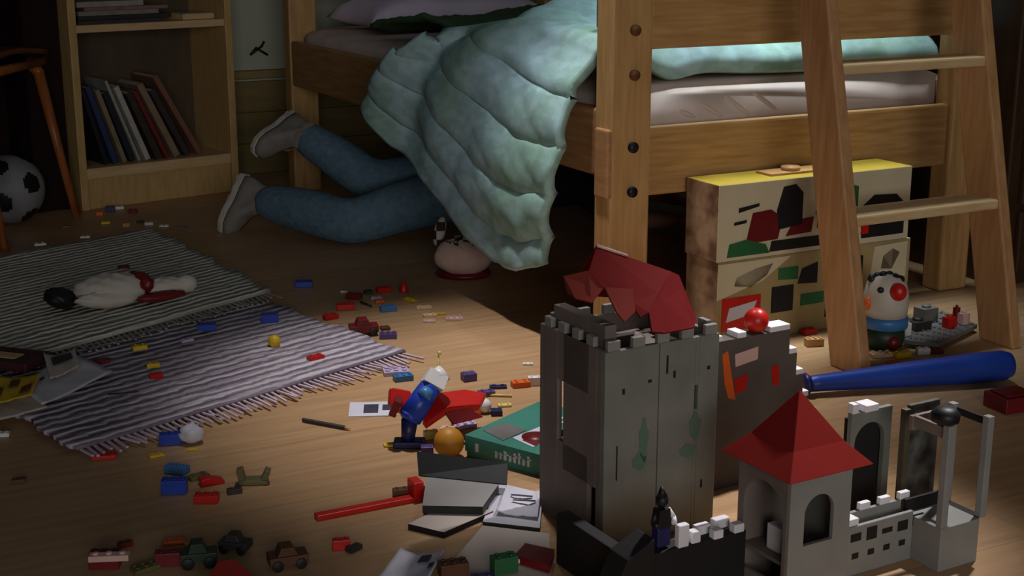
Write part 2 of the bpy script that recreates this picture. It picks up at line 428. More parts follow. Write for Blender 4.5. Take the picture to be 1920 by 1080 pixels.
def duvet_fn(a, b):
    tv, tz = lerp_list(TOPR, a); hv, hz = lerp_list(HEM, a)
    if b < 0.45:
        t = b / 0.45                                    # from the far side of the bed to the edge
        u = 0.86 - t * 0.88
        v = 0.072 + (tv - 0.072) * (0.55 + 0.45 * t) + (1 - t) * a * 0.80
        fold = 0.030 * (1 + math.sin(u * 11 + v * 7)) * 0.5 + 0.020 * wob(u * 5, v * 6)
        crease = abs(math.sin(v * 17 + u * 9 + 1.4 * math.sin(u * 13)))
        fold += 0.026 * crease ** 0.6 * min(1, a * 3) * (0.3 + 0.7 * t) * (1 - t ** 6)
        bunch = 0.062 * math.exp(-((a - 0.75) / 0.20) ** 2) * (0.5 + 0.5 * t)
        quilt = -0.013 * math.exp(-((math.sin(u * 22)) / 0.18) ** 2)
        z = 0.560 + 0.035 + (fold + bunch) * (1 if u < 0.45 else 1 - 0.7 * (u - 0.45) / 0.41) + quilt
        edge = min(1, a / 0.08) ** 0.5
        z = 0.521 + (z - 0.521) * edge
        z -= 0.040 * math.exp(-((t - 0.84) / 0.07) ** 2) * max(0, 1 - (a / 0.75) ** 4)
        z = z * (1 - t ** 5) + tz * t ** 5
        return Vector((u, v, z))
    t = (b - 0.45) / 0.55                               # down over the side
    e = t ** 0.9
    v = tv + (hv - tv) * (t ** (1.0 - 0.35 * a)) + 0.008 * math.sin(t * 9 + a * 5)
    z = tz + (hz - tz) * (t ** (1.0 + 0.75 * a ** 2))
    out = -0.02 - 0.085 * math.sin(min(1, t * 1.15) * math.pi * 0.62) - 0.02 * a
    seam = (t * 4.6) % 1.0
    puff = 0.018 * math.sin(seam * math.pi) ** 0.4
    seam_v = 0.010 * (1 + math.sin(a * 9.0 + 0.6)) * 0.5
    fold = 0.042 * math.sin(a * 15 + t * 1.0 - 1.4) * (max(0, a - 0.5) / 0.5) * (1 - 0.3 * t)
    out -= puff + seam_v + fold + 0.003 * wob(v * 8, z * 9) + 0.010 * wob(v * 3, z * 4)
    s0 = min(1, t * 6)
    return Vector((-0.02 + (out + 0.02) * s0, v, z))
du = grid_mesh('duvet', 70, 130, duvet_fn, duvet_mat(), loc=BC, rot=(0, 0, BA), thick=0.022, offset=-1)
tag(du, 'quilted sage green duvet hanging over the long side of the bed', 'duvet')
# green throw crumpled at the top of the duvet
def throw_fn(a, b):
    u = 0.02 + a * 0.74
    t = (0.86 - u) / 0.88
    v = max(0.80, 0.072 + 0.41 * (0.55 + 0.45 * t) + (1 - t) * 0.80 + 0.05)
    v += b * (1.40 - v)
    z = 0.540 + 0.050 * math.sin(b * math.pi) ** 0.7 * (0.75 + 0.35 * math.sin(a * 9 + b * 4)) + 0.010 * abs(wob(u * 8, v * 9)) + 0.008 * (1 + math.sin(a * 26 + b * 8))
    return Vector((u, v, z))
M_throw = mat('green_blanket', (72, 104, 70), 0.9, (52, 82, 54), 12, 0.6)
th_ = grid_mesh('blanket', 40, 24, throw_fn, M_throw, loc=BC, rot=(0, 0, BA), thick=0.014, offset=1)
tag(th_, 'dark green blanket rumpled on the bed between duvet and pillow', 'blanket')
o = MB(); o.cyl((0, 0, 0), (0, 0, 0.055), 0.017, seg=14); o.cyl((0, 0, 0.055), (0, 0, 0.065), 0.010, seg=12)
tag(o.build('torch', TOY['darkblue'], loc=bed_pt(0.03, 0.155, 0.628)), 'small dark blue cylinder standing on the duvet beside the bed post', 'toy')

# ------------------------------------------------------------------ ladder
lad = empty('ladder', 'pine ladder with flat treads leaning in front of the footboard', 'ladder', bed_pt(0.48, -0.37, 0), BA)
k_ = 0.25
def lad_pt(du_, z, dv=0): return Vector((du_, z * k_ + dv, z))
for s in (-0.205, 0.190):
    o = MB(); bm = o.bm
    vs = []
    for z in (0.0, 1.12):
        for (x, y) in ((-0.014, -0.045), (0.014, -0.045), (0.014, 0.045), (-0.014, 0.045)):
            vs.append(bm.verts.new((s + x + z * 0.02, y + z * k_, z)))
    for q in ((3, 2, 1, 0), (4, 5, 6, 7), (0, 1, 5, 4), (1, 2, 6, 5), (2, 3, 7, 6), (3, 0, 4, 7)): bm.faces.new([vs[i] for i in q])
    o.build('stringer', M_ladder, lad, bevel=0.004)
for z in (0.285, 0.565, 0.845):
    o = MB(); o.box((0.372, 0.082, 0.020), (-0.0075 + z * 0.02, z * k_, z)); o.build('tread', M_tread, lad, bevel=0.004)

# ------------------------------------------------------------------ dark dresser right of the bed foot
dr = empty('dresser', 'dark brown chest of drawers beyond the ladder at the right edge', 'dresser', bed_pt(1.02, -0.03, 0), BA)
M_dress = mat('dark_stained_wood', (66, 44, 28), 0.45, (48, 30, 18), 6, 0.6, (8, 8, 1.5))
M_dress2 = mat('dark_stained_drawer', (70, 46, 30), 0.45, (50, 32, 20), 6, 0.6, (1.5, 8, 8))
o = MB(); o.bx(0, 0.60, 0.0, 0.40, 0.0, 0.86); o.build('carcass', M_dress, dr, bevel=0.005)
for k in range(5):
    z0 = 0.03 + k * 0.165
    o = MB(); o.bx(0.035, 0.565, -0.016, 0.0, z0, z0 + 0.15); d = o.build('drawer', M_dress2, dr, bevel=0.004)
    for x in (0.085, 0.50):
        o = MB(); o.cyl((x, -0.016, z0 + 0.085), (x, -0.030, z0 + 0.085), 0.006, seg=10); o.sph((x, -0.036, z0 + 0.085), 0.013, (1, 0.7, 1), seg=14)
        o.build('knob', M_blackish, d)

# ------------------------------------------------------------------ bookshelf
SA = math.atan2(0.63, 0.78)
S0 = Vector((-1.30, 4.14, 0))
SM = Matrix.Translation(S0) @ Matrix.Rotation(SA, 4, 'Z')
sh = empty('bookcase', 'narrow birch bookcase with leaning books against the back wall', 'bookcase', S0, SA)
SX0, SX1, SD = 0.028, 0.552, 0.25
for x0 in (SX0, SX1 - 0.024):
    o = MB(); o.bx(x0, x0 + 0.024, 0, SD, 0, 0.95); o.build('side_panel', M_shelfwood, sh, bevel=0.002)
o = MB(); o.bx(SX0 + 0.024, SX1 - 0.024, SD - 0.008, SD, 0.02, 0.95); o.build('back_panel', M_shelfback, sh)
for z in (0.092, 0.522, 0.93):
    o = MB(); o.bx(SX0 + 0.024, SX1 - 0.024, 0.004, SD - 0.008, z, z + (0.032 if z < 0.2 else 0.022)); o.build('shelf', M_tread if z < .9 else M_shelfwood, sh, bevel=0.002)
o = MB(); o.bx(SX0 + 0.024, SX1 - 0.024, 0.012, 0.028, 0.0, 0.092); o.build('plinth', M_shelfwood, sh, bevel=0.002)
BK = [  # bottom-left x, thickness, height, lean, cover colour, label
 (0.0535, 0.010, 0.215, 0, (96, 92, 84), 'thin grey book standing nearly upright at the left end of the bookcase row'),
 (0.124, 0.014, 0.235, 14.5, (30, 30, 40), 'thick black book, second from the left in the bookcase row'),
 (0.150, 0.018, 0.245, 17, (52, 60, 104), 'dark blue book leaning in the left part of the bookcase row'),
 (0.180, 0.016, 0.235, 18, (146, 130, 104), 'beige book leaning right next to the dark blue one'),
 (0.206, 0.018, 0.225, 19, (40, 40, 52), 'dark slate book between the beige and white books'),
 (0.232, 0.010, 0.265, 20, (176, 172, 164), 'tall thin pale grey book in the middle of the row'),
 (0.254, 0.018, 0.245, 21, (196, 190, 180), 'white book, the brightest spine in the bookcase'),
 (0.288, 0.022, 0.225, 22.5, (62, 56, 48), 'dark brown book right of the white one'),
 (0.320, 0.014, 0.232, 24, (128, 44, 40), 'book with a red spine in the bookcase row'),
 (0.350, 0.022, 0.255, 25.5, (150, 128, 106), 'broad tan book right of the red spine'),
 (0.388, 0.020, 0.235, 27, (66, 56, 58), 'dark grey book, second from the right in the row'),
 (0.432, 0.018, 0.285, 28.5, (140, 96, 76), 'tall reddish brown book leaning at the right end of the row'),
]
M_pages = mat('page_edges', (190, 178, 154), 0.8, (172, 160, 136), 60, 0.5, (1, 40, 1))
for i, (x, t, h, ln, c, lab) in enumerate(BK):
    bk = empty('book', lab, 'book', SM @ Vector((x, 0.03 + 0.012 * hash1(i), 0.1245)), SA, 'books leaning in the bookcase')
    bk.rotation_euler = (0, R(-ln), SA)
    mm = mat('cover_%d' % i, c, 0.5, [v * 0.8 for v in c], 20, 0.5)
    z0 = math.sin(R(ln)) * 0.0
    o = MB(); o.bx(0, 0.002, 0, 0.165, 0, h); o.bx(t - 0.002, t, 0, 0.165, 0, h); o.bx(0, t, 0, 0.003, 0, h)
    # lifted so that the lower corner of the leaning spine rests on the shelf
    cv = o.build('cover', mm, bk, bevel=0.0008)
    o = MB(); o.bx(0.002, t - 0.002, 0.003, 0.160, 0.003, h - 0.004); o.build('pages', M_pages, bk)
MG = [(0.07, 0.34, 0.004, 0.010, (70, 66, 64), 2, 'dark magazine at the bottom of the pile on the upper shelf'),
      (0.08, 0.37, 0.010, 0.012, (54, 50, 52), -3, 'charcoal magazine second from the bottom of the upper shelf pile'),
      (0.075, 0.33, 0.012, 0.014, (150, 144, 134), 3, 'pale grey magazine in the middle of the upper shelf pile'),
      (0.10, 0.36, 0.008, 0.010, (150, 116, 108), -4, 'pinkish magazine near the top of the upper shelf pile'),
      (0.07, 0.28, 0.010, 0.016, (172, 166, 156), 4, 'whitish magazine on top of the upper shelf pile')]
z = 0.544
for i, (x0, x1, y0, t, c, a, lab) in enumerate(MG):
    o = MB(); o.box((x1 - x0, 0.17, t), (0, 0, t / 2)); 
    mg = o.build('magazine', mat('magazine_%d' % i, c, 0.5, [v * 0.75 for v in c], 25, 0.6), None, SM @ Vector(((x0 + x1) / 2, y0 + 0.115, z + 0.0003)), (0, 0, SA + R(a) * .5), bevel=0.001)
    tag(mg, lab, 'magazine', 'magazines lying on the upper shelf'); z += t + 0.0006
o = MB(); o.box((0.11, 0.09, 0.016), (0, 0, 0.008)); o.box((0.104, 0.084, 0.002), (0, 0, 0.017), mi=1)
tag(o.build('paperback', [M_tread, M_pages], None, SM @ Vector((0.455, 0.08, 0.5445)), (0, 0, SA + 0.06), bevel=0.001), 'small cream paperback lying on the right of the upper shelf', 'book')

# dark cupboard added to darken the corner behind the chair
cb = empty('added_cabinet', 'very dark reddish cupboard added behind the chair to darken the left edge', 'added_cabinet', bed_pt(-1.62, 2.182, 0), BA)
M_added_dark = mat('added_dark_red', (44, 27, 26), 0.8, (34, 20, 20), 5, 0.6, (8, 8, 1.5), spec=0.1)
o = MB(); o.bx(0, 0.85, 0, 0.098, 0, 1.1); o.build('carcass', M_added_dark, cb, bevel=0.004)
for x0 in (0.012, 0.425):
    o = MB(); o.bx(x0, x0 + 0.403, -0.014, 0.0, 0.06, 1.08); d = o.build('door', M_added_dark, cb, bevel=0.004)
    o = MB(); kx = x0 + (0.375 if x0 < 0.1 else 0.028); o.sph((kx, -0.024, 0.66), 0.011, seg=12); o.build('knob', M_blackish, d)
nb = empty('shade_case', 'narrow dark reddish upright case added to darken the left side of the bookcase', 'case', SM @ Vector((-0.085, 0.055, 0)), SA)  # added to cover the bookcase side so that it reads as shaded
o = MB(); o.bx(0, 0.108, 0.006, 0.185, 0, 1.0); o.build('body', M_added_dark, nb, bevel=0.003)
o = MB(); o.bx(0.004, 0.104, 0.0, 0.006, 0.01, 0.99); o.build('front', M_added_dark, nb, bevel=0.002)
# cable on the wall
o = MB(); o.tube([bed_pt(0.0, 2.292, 0.445), bed_pt(-0.01, 2.288, 0.43), bed_pt(-0.05, 2.284, 0.405), bed_pt(-0.03, 2.288, 0.425), bed_pt(0.01, 2.29, 0.40)], 0.004, 8)
tag(o.build('cable', M_blackish), 'thin dark cable on the wall above the ledge', 'cable')

# ------------------------------------------------------------------ chair and football
chx = Vector((-1.355, 3.90, 0))
ch = empty('chair', 'bentwood chair with splayed orange-brown legs at the left edge', 'chair', (-1.56, 3.88, 0), R(-4))
def leg(x0, y0, x1, y1):
    o = MB()
    p0, p1 = Vector((x0, y0, 0)), Vector((x1, y1, 0.425))
    o.cyl(p0, p1, 0.010, 0.016, seg=12)
    o.sph(p1, 0.016, seg=12)
    e = p1 + Vector((-0.03 if x1 > 0 else 0.03, 0, 0.028))
    o.cyl(p1, e, 0.016, 0.016, seg=12)
    o.build('leg', M_chair, ch)
leg(0.278, 0.205, 0.205, 0.19); leg(0.252, -0.235, 0.185, -0.21); leg(-0.25, 0.205, -0.19, 0.19); leg(-0.25, -0.235, -0.19, -0.21)
def seat_fn(a, b):
    x, y = (a - 0.5) * 0.44, (b - 0.5) * 0.46
    return Vector((x, y, 0.466 - 0.018 * math.cos((b - 0.5) * 4) * math.cos((a - 0.5) * 5) + 0.010))
grid_mesh('seat', 14, 14, seat_fn, M_chairseat, ch, thick=0.014)
for q in (1, -1):
    o = MB(); o.cyl((q * 0.205, -0.215, 0.452), (q * 0.212, 0.205, 0.452), 0.013, seg=12); o.build('seat_rail', M_chair, ch)
for y in (-0.18, 0.18):
    o = MB(); o.tube([(-0.20, y, 0.44), (-0.235, y, 0.62), (-0.275, y, 0.82)], 0.013, 10); o.build('back_post', M_chair, ch)
grid_mesh('backrest', 6, 14, lambda a, b: Vector((-0.262 - 0.02 * a - 0.03 * math.cos((b - 0.5) * 3), (b - 0.5) * 0.40, 0.66 + a * 0.17)), M_chairseat, ch, thick=0.012)

def football(r):
    m = bpy.data.materials.new('football_leather'); m.use_nodes = True
    b = m.node_tree.nodes['Principled BSDF']
    b.inputs['Base Color'].default_value = lin((176, 174, 176)); b.inputs['Roughness'].default_value = 0.5
    return m
import itertools
def build_ball(loc, r):
    phi = (1 + 5 ** 0.5) / 2
    ico = [Vector(v).normalized() for v in [(0, s1, s2 * phi) for s1 in (1, -1) for s2 in (1, -1)] + [(s1, s2 * phi, 0) for s1 in (1, -1) for s2 in (1, -1)] + [(s2 * phi, 0, s1) for s1 in (1, -1) for s2 in (1, -1)]]
    rot = Euler((R(6), R(16), R(-24))).to_matrix()
    ico = [rot @ v for v in ico]
    o = MB(); o.sph((0, 0, 0), r, seg=64)
    for f in o.bm.faces:
        c = f.calc_center_median().normalized()
        if max(c.dot(v) for v in ico) > math.cos(R(17)): f.material_index = 1
    wm = mat('football_white', (150, 148, 152), 0.5, (134, 132, 136), 20, 0.5)
    q = o.build('football', [wm, M_blackish], None, loc)
    return tag(q, 'white football with dark pentagons under the chair', 'ball')
build_ball((-1.432, 3.992, 0.098), 0.098)

# ------------------------------------------------------------------ rugs
def rug_mat(nm, c1, c2, c3, ang, n):
    m = bpy.data.materials.new(nm); m.use_nodes = True
    nt = m.node_tree; nn = nt.nodes; b = nn['Principled BSDF']
    tc = nn.new('ShaderNodeTexCoord'); sp = nn.new('ShaderNodeSeparateXYZ')
    nt.links.new(tc.outputs['UV'], sp.inputs[0])
    mp = nn.new('ShaderNodeMapping'); mp.inputs['Scale'].default_value = (1.6, n * 0.5, 1)
    nt.links.new(tc.outputs['UV'], mp.inputs[0])
    no = nn.new('ShaderNodeTexNoise'); no.inputs['Scale'].default_value = 2.0; no.inputs['Detail'].default_value = 2
    nt.links.new(mp.outputs[0], no.inputs['Vector'])
    wv = nn.new('ShaderNodeTexWave'); wv.wave_type = 'BANDS'; wv.bands_direction = 'Y'
    wv.inputs['Scale'].default_value = n / 6.28; wv.inputs['Distortion'].default_value = 3.2; wv.inputs['Detail'].default_value = 3
    wv.inputs['Detail Scale'].default_value = 2.0
    nt.links.new(tc.outputs['UV'], wv.inputs['Vector'])
    cr = nn.new('ShaderNodeValToRGB'); e = cr.color_ramp.elements
    e[0].position = 0.20; e[0].color = lin(c2); e[1].position = 0.55; e[1].color = lin(c1)
    nt.links.new(wv.outputs['Fac'], cr.inputs[0])
    cr2 = nn.new('ShaderNodeValToRGB'); e2_ = cr2.color_ramp.elements
    e2_[0].position = 0.42; e2_[0].color = lin(c3); e2_[1].position = 0.60; e2_[1].color = (1, 1, 1, 1)
    nt.links.new(no.outputs['Fac'], cr2.inputs[0])
    mx = nn.new('ShaderNodeMix'); mx.data_type = 'RGBA'; mx.blend_type = 'MULTIPLY'; mx.inputs[0].default_value = 0.75
    nt.links.new(cr.outputs[0], mx.inputs[6]); nt.links.new(cr2.outputs[0], mx.inputs[7])
    nt.links.new(mx.outputs[2], b.inputs['Base Color'])
    bp = nn.new('ShaderNodeBump'); bp.inputs['Strength'].default_value = 0.7; bp.inputs['Distance'].default_value = 0.006
    nt.links.new(wv.outputs['Fac'], bp.inputs['Height']); nt.links.new(bp.outputs[0], b.inputs['Normal'])
    b.inputs['Roughness'].default_value = 0.95; b.inputs['Specular IOR Level'].default_value = 0.1
    return m
def rug(name, near_l, near_r, far_r, far_l, z, m, lab, wave, frc=((206, 188, 204), (180, 160, 178))):
    nl, nr, fr, fl = [Vector((*p, 0)) for p in (near_l, near_r, far_r, far_l)]
    root = empty(name, lab, 'rug', (nl + nr) / 2)
    org = (nl + nr) / 2
    def fn(a, b):
        p = (nl * (1 - a) + nr * a) * (1 - b) + (fl * (1 - a) + fr * a) * b - org
        edge = (0.007 * math.sin(b * 23 + a * 3) + 0.004 * math.sin(b * 57)) * (1 if a > 0.5 else -1) * (abs(a - 0.5) * 2) ** 3
        p += (nr - nl).normalized() * edge
        p.z = z + wave * (0.5 + 0.5 * wob(a * 2.2, b * 3.5)) * min(1, b * 6)
        return p
    g = grid_mesh('weave', 30, 60, fn, m, root, thick=0.006, offset=-1)
    uv = g.data.uv_layers.new(name='UVMap')
    for poly in g.data.polygons:
        for li in poly.loop_indices:
            vi = g.data.loops[li].vertex_index
            uv.data[li].uv = ((vi // 61) / 30, (vi % 61) / 60)
    o = MB(); rnd = random.Random(name)
    d = ((nl + nr) / 2 - (fl + fr) / 2).normalized(); sd = (nr - nl)
    n = 58
    for k in range(n):
        p = nl + sd * ((k + 0.5) / n) - org
        q = p + d * (0.035 + rnd.random() * 0.025) + sd.normalized() * (rnd.random() - 0.5) * 0.018
        p.z = z + 0.001; q.z = z - 0.001
        o.box(((q - p).length, 0.0045, 0.003), (p + q) / 2, (0, 0, math.atan2((q - p).y, (q - p).x)))
    o.build('fringe', mat('fringe_%d_%d' % frc[0][:2], frc[0], 0.95, frc[1], 30, 0.5), root)
    return root
M_rug1 = rug_mat('pale_rag_weave', (204, 194, 202), (138, 128, 138), (186, 178, 186), 0, 62)
M_rug2 = rug_mat('grey_rag_weave', (238, 234, 222), (178, 174, 166), (200, 198, 190), 0, 62)
rug('rag_rug', (-0.704, 2.165), (-0.212, 2.70), (-0.80, 3.35), (-1.35, 2.80), 0.0085, M_rug1, 'pale striped rag rug with lilac fringe, nearest the spaceship', 0.003)
rug('rag_rug', (-1.02, 2.50), (-0.549, 3.13), (-0.985, 3.80), (-1.50, 3.20), 0.020, M_rug2, 'grey striped rag rug near the chair, lying over the paler one', 0.004, ((170, 160, 152), (140, 132, 126)))

# ------------------------------------------------------------------ the child under the bed
child = empty('person', 'person in blue jeans lying on the floor, head and torso under the bed', 'person', (-0.14, 3.96, 0))
co = Vector((-0.14, 3.96, 0))
J = {}
def j(n, x, y, z): J[n] = Vector((x, y, z)) - co
j('hip', -0.10, 4.00, 0.125); j('waist', 0.02, 4.02, 0.125); j('chest', 0.16, 4.03, 0.130); j('neck', 0.27, 4.05, 0.130); j('head0', 0.33, 4.06, 0.130); j('head1', 0.42, 4.07, 0.135)
j('hl', -0.14, 3.90, 0.100); j('kl', -0.425, 3.70, 0.060); j('al', -0.690, 3.880, 0.085); j('fl', -0.765, 3.905, 0.045)
j('hr', -0.12, 4.05, 0.140); j('kr', -0.385, 3.97, 0.115); j('ar', -0.600, 4.09, 0.235); j('fr', -0.675, 4.08, 0.205)
j('sl', 0.20, 3.92, 0.12); j('el', 0.30, 3.78, 0.05); j('wl', 0.46, 3.86, 0.035)
j('sr', 0.20, 4.14, 0.13); j('er', 0.36, 4.24, 0.06); j('wr', 0.50, 4.14, 0.035)
names = list(J)
def body(nms, eds, rad, m, name, parent, sub=2, root=0):
    return skin(name, [J[n] for n in nms], [(nms.index(a), nms.index(b)) for a, b in eds], rad, m, parent, sub, root)
bn = ['hip', 'waist', 'chest', 'neck', 'head0', 'head1', 'hl', 'kl', 'al', 'fl', 'hr', 'kr', 'ar', 'fr', 'sl', 'el', 'wl', 'sr', 'er', 'wr']
be = [('hip', 'waist'), ('waist', 'chest'), ('chest', 'neck'), ('neck', 'head0'), ('head0', 'head1'), ('hip', 'hl'), ('hl', 'kl'), ('kl', 'al'), ('al', 'fl'), ('hip', 'hr'), ('hr', 'kr'), ('kr', 'ar'), ('ar', 'fr'),
      ('chest', 'sl'), ('sl', 'el'), ('el', 'wl'), ('chest', 'sr'), ('sr', 'er'), ('er', 'wr')]
br_ = [0.075, 0.075, 0.08, 0.035, 0.065, 0.06, 0.055, 0.042, 0.030, 0.022, 0.055, 0.042, 0.030, 0.022, 0.036, 0.028, 0.020, 0.036, 0.028, 0.020]
bd = body(bn, be, br_, M_skin, 'body', child)
# hands with fingers
def hand(wn, en):
    wv_ = J[wn]; d = (J[wn] - J[en]); d.z = 0; d.normalize(); s = Vector((-d.y, d.x, 0))
    vs = [wv_, wv_ + d * 0.045]; ed = [(0, 1)]; rd = [(0.018, 0.012), (0.026, 0.011)]
    for k, (off, ln) in enumerate(((-0.021, 0.040), (-0.007, 0.048), (0.007, 0.045), (0.020, 0.034))):
        b0 = len(vs)
        vs += [wv_ + d * 0.055 + s * off, wv_ + d * (0.055 + ln * 0.55) + s * off * 1.15 + Vector((0, 0, 0.003)), wv_ + d * (0.055 + ln) + s * off * 1.2 - Vector((0, 0, 0.008))]
        ed += [(1, b0), (b0, b0 + 1), (b0 + 1, b0 + 2)]; rd += [0.008, 0.0075, 0.006]
    b0 = len(vs); vs += [wv_ + d * 0.02 - s * 0.026, wv_ + d * 0.05 - s * 0.042]; ed += [(0, b0), (b0, b0 + 1)]; rd += [0.010, 0.007]
    skin('hand', vs, ed, rd, M_skin, child, 2)
hand('wl', 'el'); hand('wr', 'er')
def mid(a, b, t, dz=0): return J[a] * (1 - t) + J[b] * t + Vector((0, 0, dz))
J['cl'] = mid('kl', 'al', 0.50, 0.004); J['cl2'] = mid('kl', 'al', 1.06); J['cr'] = mid('kr', 'ar', 0.50, 0.004); J['cr2'] = mid('kr', 'ar', 1.06)
J['tl'] = mid('hl', 'kl', 0.5, 0.012); J['tr'] = mid('hr', 'kr', 0.5, 0.012)
body(['hip', 'waist', 'hl', 'tl', 'kl', 'cl', 'cl2', 'hr', 'tr', 'kr', 'cr', 'cr2'],
     [('hip', 'waist'), ('hip', 'hl'), ('hl', 'tl'), ('tl', 'kl'), ('kl', 'cl'), ('cl', 'cl2'), ('hip', 'hr'), ('hr', 'tr'), ('tr', 'kr'), ('kr', 'cr'), ('cr', 'cr2')],
     [0.092, 0.085, 0.082, 0.076, 0.066, 0.066, 0.050, 0.082, 0.076, 0.068, 0.064, 0.050], M_jeans, 'jeans', child)
J['w2'] = mid('waist', 'hip', 0.2)
body(['chest', 'waist', 'w2', 'sl', 'el', 'sr', 'er'], [('chest', 'waist'), ('waist', 'w2'), ('chest', 'sl'), ('sl', 'el'), ('chest', 'sr'), ('sr', 'er')],
     [0.098, 0.094, 0.092, 0.052, 0.038, 0.052, 0.038], M_navy, 'sweater', child)
# checked shirt tail showing at the waist
def tail_fn(a, b):
    t = (a - 0.5) * 2.2
    c = J['hip'] + Vector((0.005 + b * 0.07, 0, 0)); c.z = 0.10
    return c + Vector((0.0, -math.cos(t) * 0.108, math.sin(t) * 0.098))
def check_mat():
    m = bpy.data.materials.new('checked_cotton'); m.use_nodes = True
    nt = m.node_tree; b = nt.nodes['Principled BSDF']; tc = nt.nodes.new('ShaderNodeTexCoord')
    ck = nt.nodes.new('ShaderNodeTexChecker'); ck.inputs['Scale'].default_value = 46
    ck.inputs[1].default_value = lin((186, 176, 172)); ck.inputs[2].default_value = lin((52, 32, 34))
    nt.links.new(tc.outputs['Object'], ck.inputs[0]); nt.links.new(ck.outputs[0], b.inputs['Base Color'])
    b.inputs['Roughness'].default_value = 0.9
    return m
M_check = check_mat()
grid_mesh('shirt_tail', 14, 4, tail_fn, M_check, child, thick=0.004)
o = MB(); o.sph(J['head1'] + Vector((0.005, 0.01, 0.012)), 0.078, (1.0, 1.0, 0.95), seg=20); o.build('hair', M_hair, child)
o = MB()
hc = J['head1'] + Vector((-0.01, -0.07, 0.0))
o.sph(hc, 0.012, (1, 1.2, 1), seg=10); o.sph(hc + Vector((0.03, 0.01, 0.02)), 0.008, seg=10, mi=1); o.sph(hc + Vector((0.03, 0.01, -0.02)), 0.008, seg=10, mi=1); o.sph(hc + Vector((-0.03, 0.008, 0)), 0.5, (0.008, 0.008, 0.035), seg=10, mi=2)
o.build('face', [M_skin, M_blackish, TOY['darkred']], child)
# shoes: sole outline along the foot, upper swelling to the ankle
def shoe(ank, toe, heel_dir, up):
    """sole plane spanned by heel->toe (T) and the side (S); the ankle side is U"""
    T = toe.normalized(); U = (up - T * up.dot(T)).normalized(); S = T.cross(U)
    M = Matrix((( T.x, S.x, U.x, ank.x), (T.y, S.y, U.y, ank.y), (T.z, S.z, U.z, ank.z), (0, 0, 0, 1)))
    out = [(-0.050, 0.0), (-0.044, 0.022), (-0.01, 0.027), (0.03, 0.026), (0.075, 0.035), (0.105, 0.033), (0.128, 0.018), (0.134, 0.0), (0.128, -0.018), (0.105, -0.031), (0.075, -0.031), (0.03, -0.022), (-0.01, -0.025), (-0.044, -0.021)]
    o = MB(); bm = o.bm; rings = []
    for (zz, sc_) in ((-0.050, 0.94), (-0.046, 1.0), (-0.032, 1.02), (-0.030, 0.98)):
        rings.append([bm.verts.new((x * sc_, y * sc_, zz)) for x, y in out])
    n = len(out)
    for i in range(3):
        for k in range(n): bm.faces.new((rings[i][k], rings[i][(k + 1) % n], rings[i + 1][(k + 1) % n], rings[i + 1][k]))
    bm.faces.new(rings[0][::-1]); bm.faces.new(rings[-1])
    for x in (-0.03, 0.0, 0.03, 0.06, 0.09): o.bx(x - 0.006, x + 0.006, -0.022, 0.022, -0.054, -0.049)
    bmesh.ops.transform(bm, matrix=M, verts=bm.verts)
    so = o.build('sole', M_sole)
    o = MB(); bm = o.bm; rings = []
    for (zz, fx, fy, cx) in ((-0.031, 0.97, 0.98, 0), (-0.012, 0.97, 1.04, 0), (0.004, 0.90, 0.96, -0.003), (0.020, 0.62, 0.92, -0.022), (0.040, 0.46, 0.95, -0.034), (0.055, 0.44, 0.95, -0.036)):
        rings.append([bm.verts.new(((x - 0.04) * fx + 0.04 + cx, y * fy, zz - (0.012 * max(0, (x - 0.05) / 0.08) if zz > 0 else 0))) for x, y in out])
    for i in range(5):
        for k in range(n):
            f = bm.faces.new((rings[i][k], rings[i][(k + 1) % n], rings[i + 1][(k + 1) % n], rings[i + 1][k])); f.smooth = True
    bm.faces.new(rings[0][::-1]); bm.faces.new(rings[-1])
    bmesh.ops.transform(bm, matrix=M, verts=bm.verts)
    up_ = o.build('shoe', M_shoe, child)
    o = MB()
    for x in (0.010, 0.028, 0.046): o.box((0.006, 0.045, 0.006), (x, 0, 0.030 - (x * 0.45)), M=M)
    o.build('laces', M_paper, up_)
    so.parent = up_
shoe(J['al'] + Vector((-0.035, 0.02, 0.015)), Vector((-0.30, -0.25, -0.70)), None, Vector((0.9, -0.30, 0.1)))
shoe(J['ar'] + Vector((-0.030, 0.0, 0.020)), Vector((-0.55, -0.55, -0.45)), None, Vector((0.55, -0.55, -0.25)))

# pinkish stuffed bundle by the duvet hem
bp0 = floor_at(868, 524)
bun = empty('plush_toy', 'pinkish beige rounded plush toy on the floor below the duvet hem', 'plush toy', (bp0.x, bp0.y + 0.045, 0))
o = MB(); o.sph((0, 0, 0.046), 0.068, (1.06, 0.85, 0.68), seg=28)
for v in o.bm.verts:
    v.co.z = max(0.004, v.co.z); q = wob(v.co.x * 22, v.co.y * 22 + v.co.z * 10); v.co += v.co.normalized() * q * 0.005
o.build('torso', mat('pink_plush', (224, 192, 178), 0.9, (204, 168, 156), 24, 0.6, bump=0.3), bun)
o = MB(); o.sph((0.004, 0.004, 0.075), 0.052, (1.0, 0.8, 0.42), seg=20)
for v in o.bm.verts: v.co += v.co.normalized() * wob(v.co.x * 40, v.co.y * 40) * 0.006
o.build('checked_collar', M_check, bun)
o = MB(); o.sph((-0.058, 0.02, 0.105), 0.5, (0.030, 0.035, 0.075), (0, 0.25, 0), seg=14); o.build('ear', M_check, bun)
o = MB(); o.lathe([(0.064, 0.0), (0.068, 0.006), (0.064, 0.012)], 24, M=Matrix.Diagonal((1, 0.84, 1, 1))); o.build('base_trim', TOY['darkred'], bun)

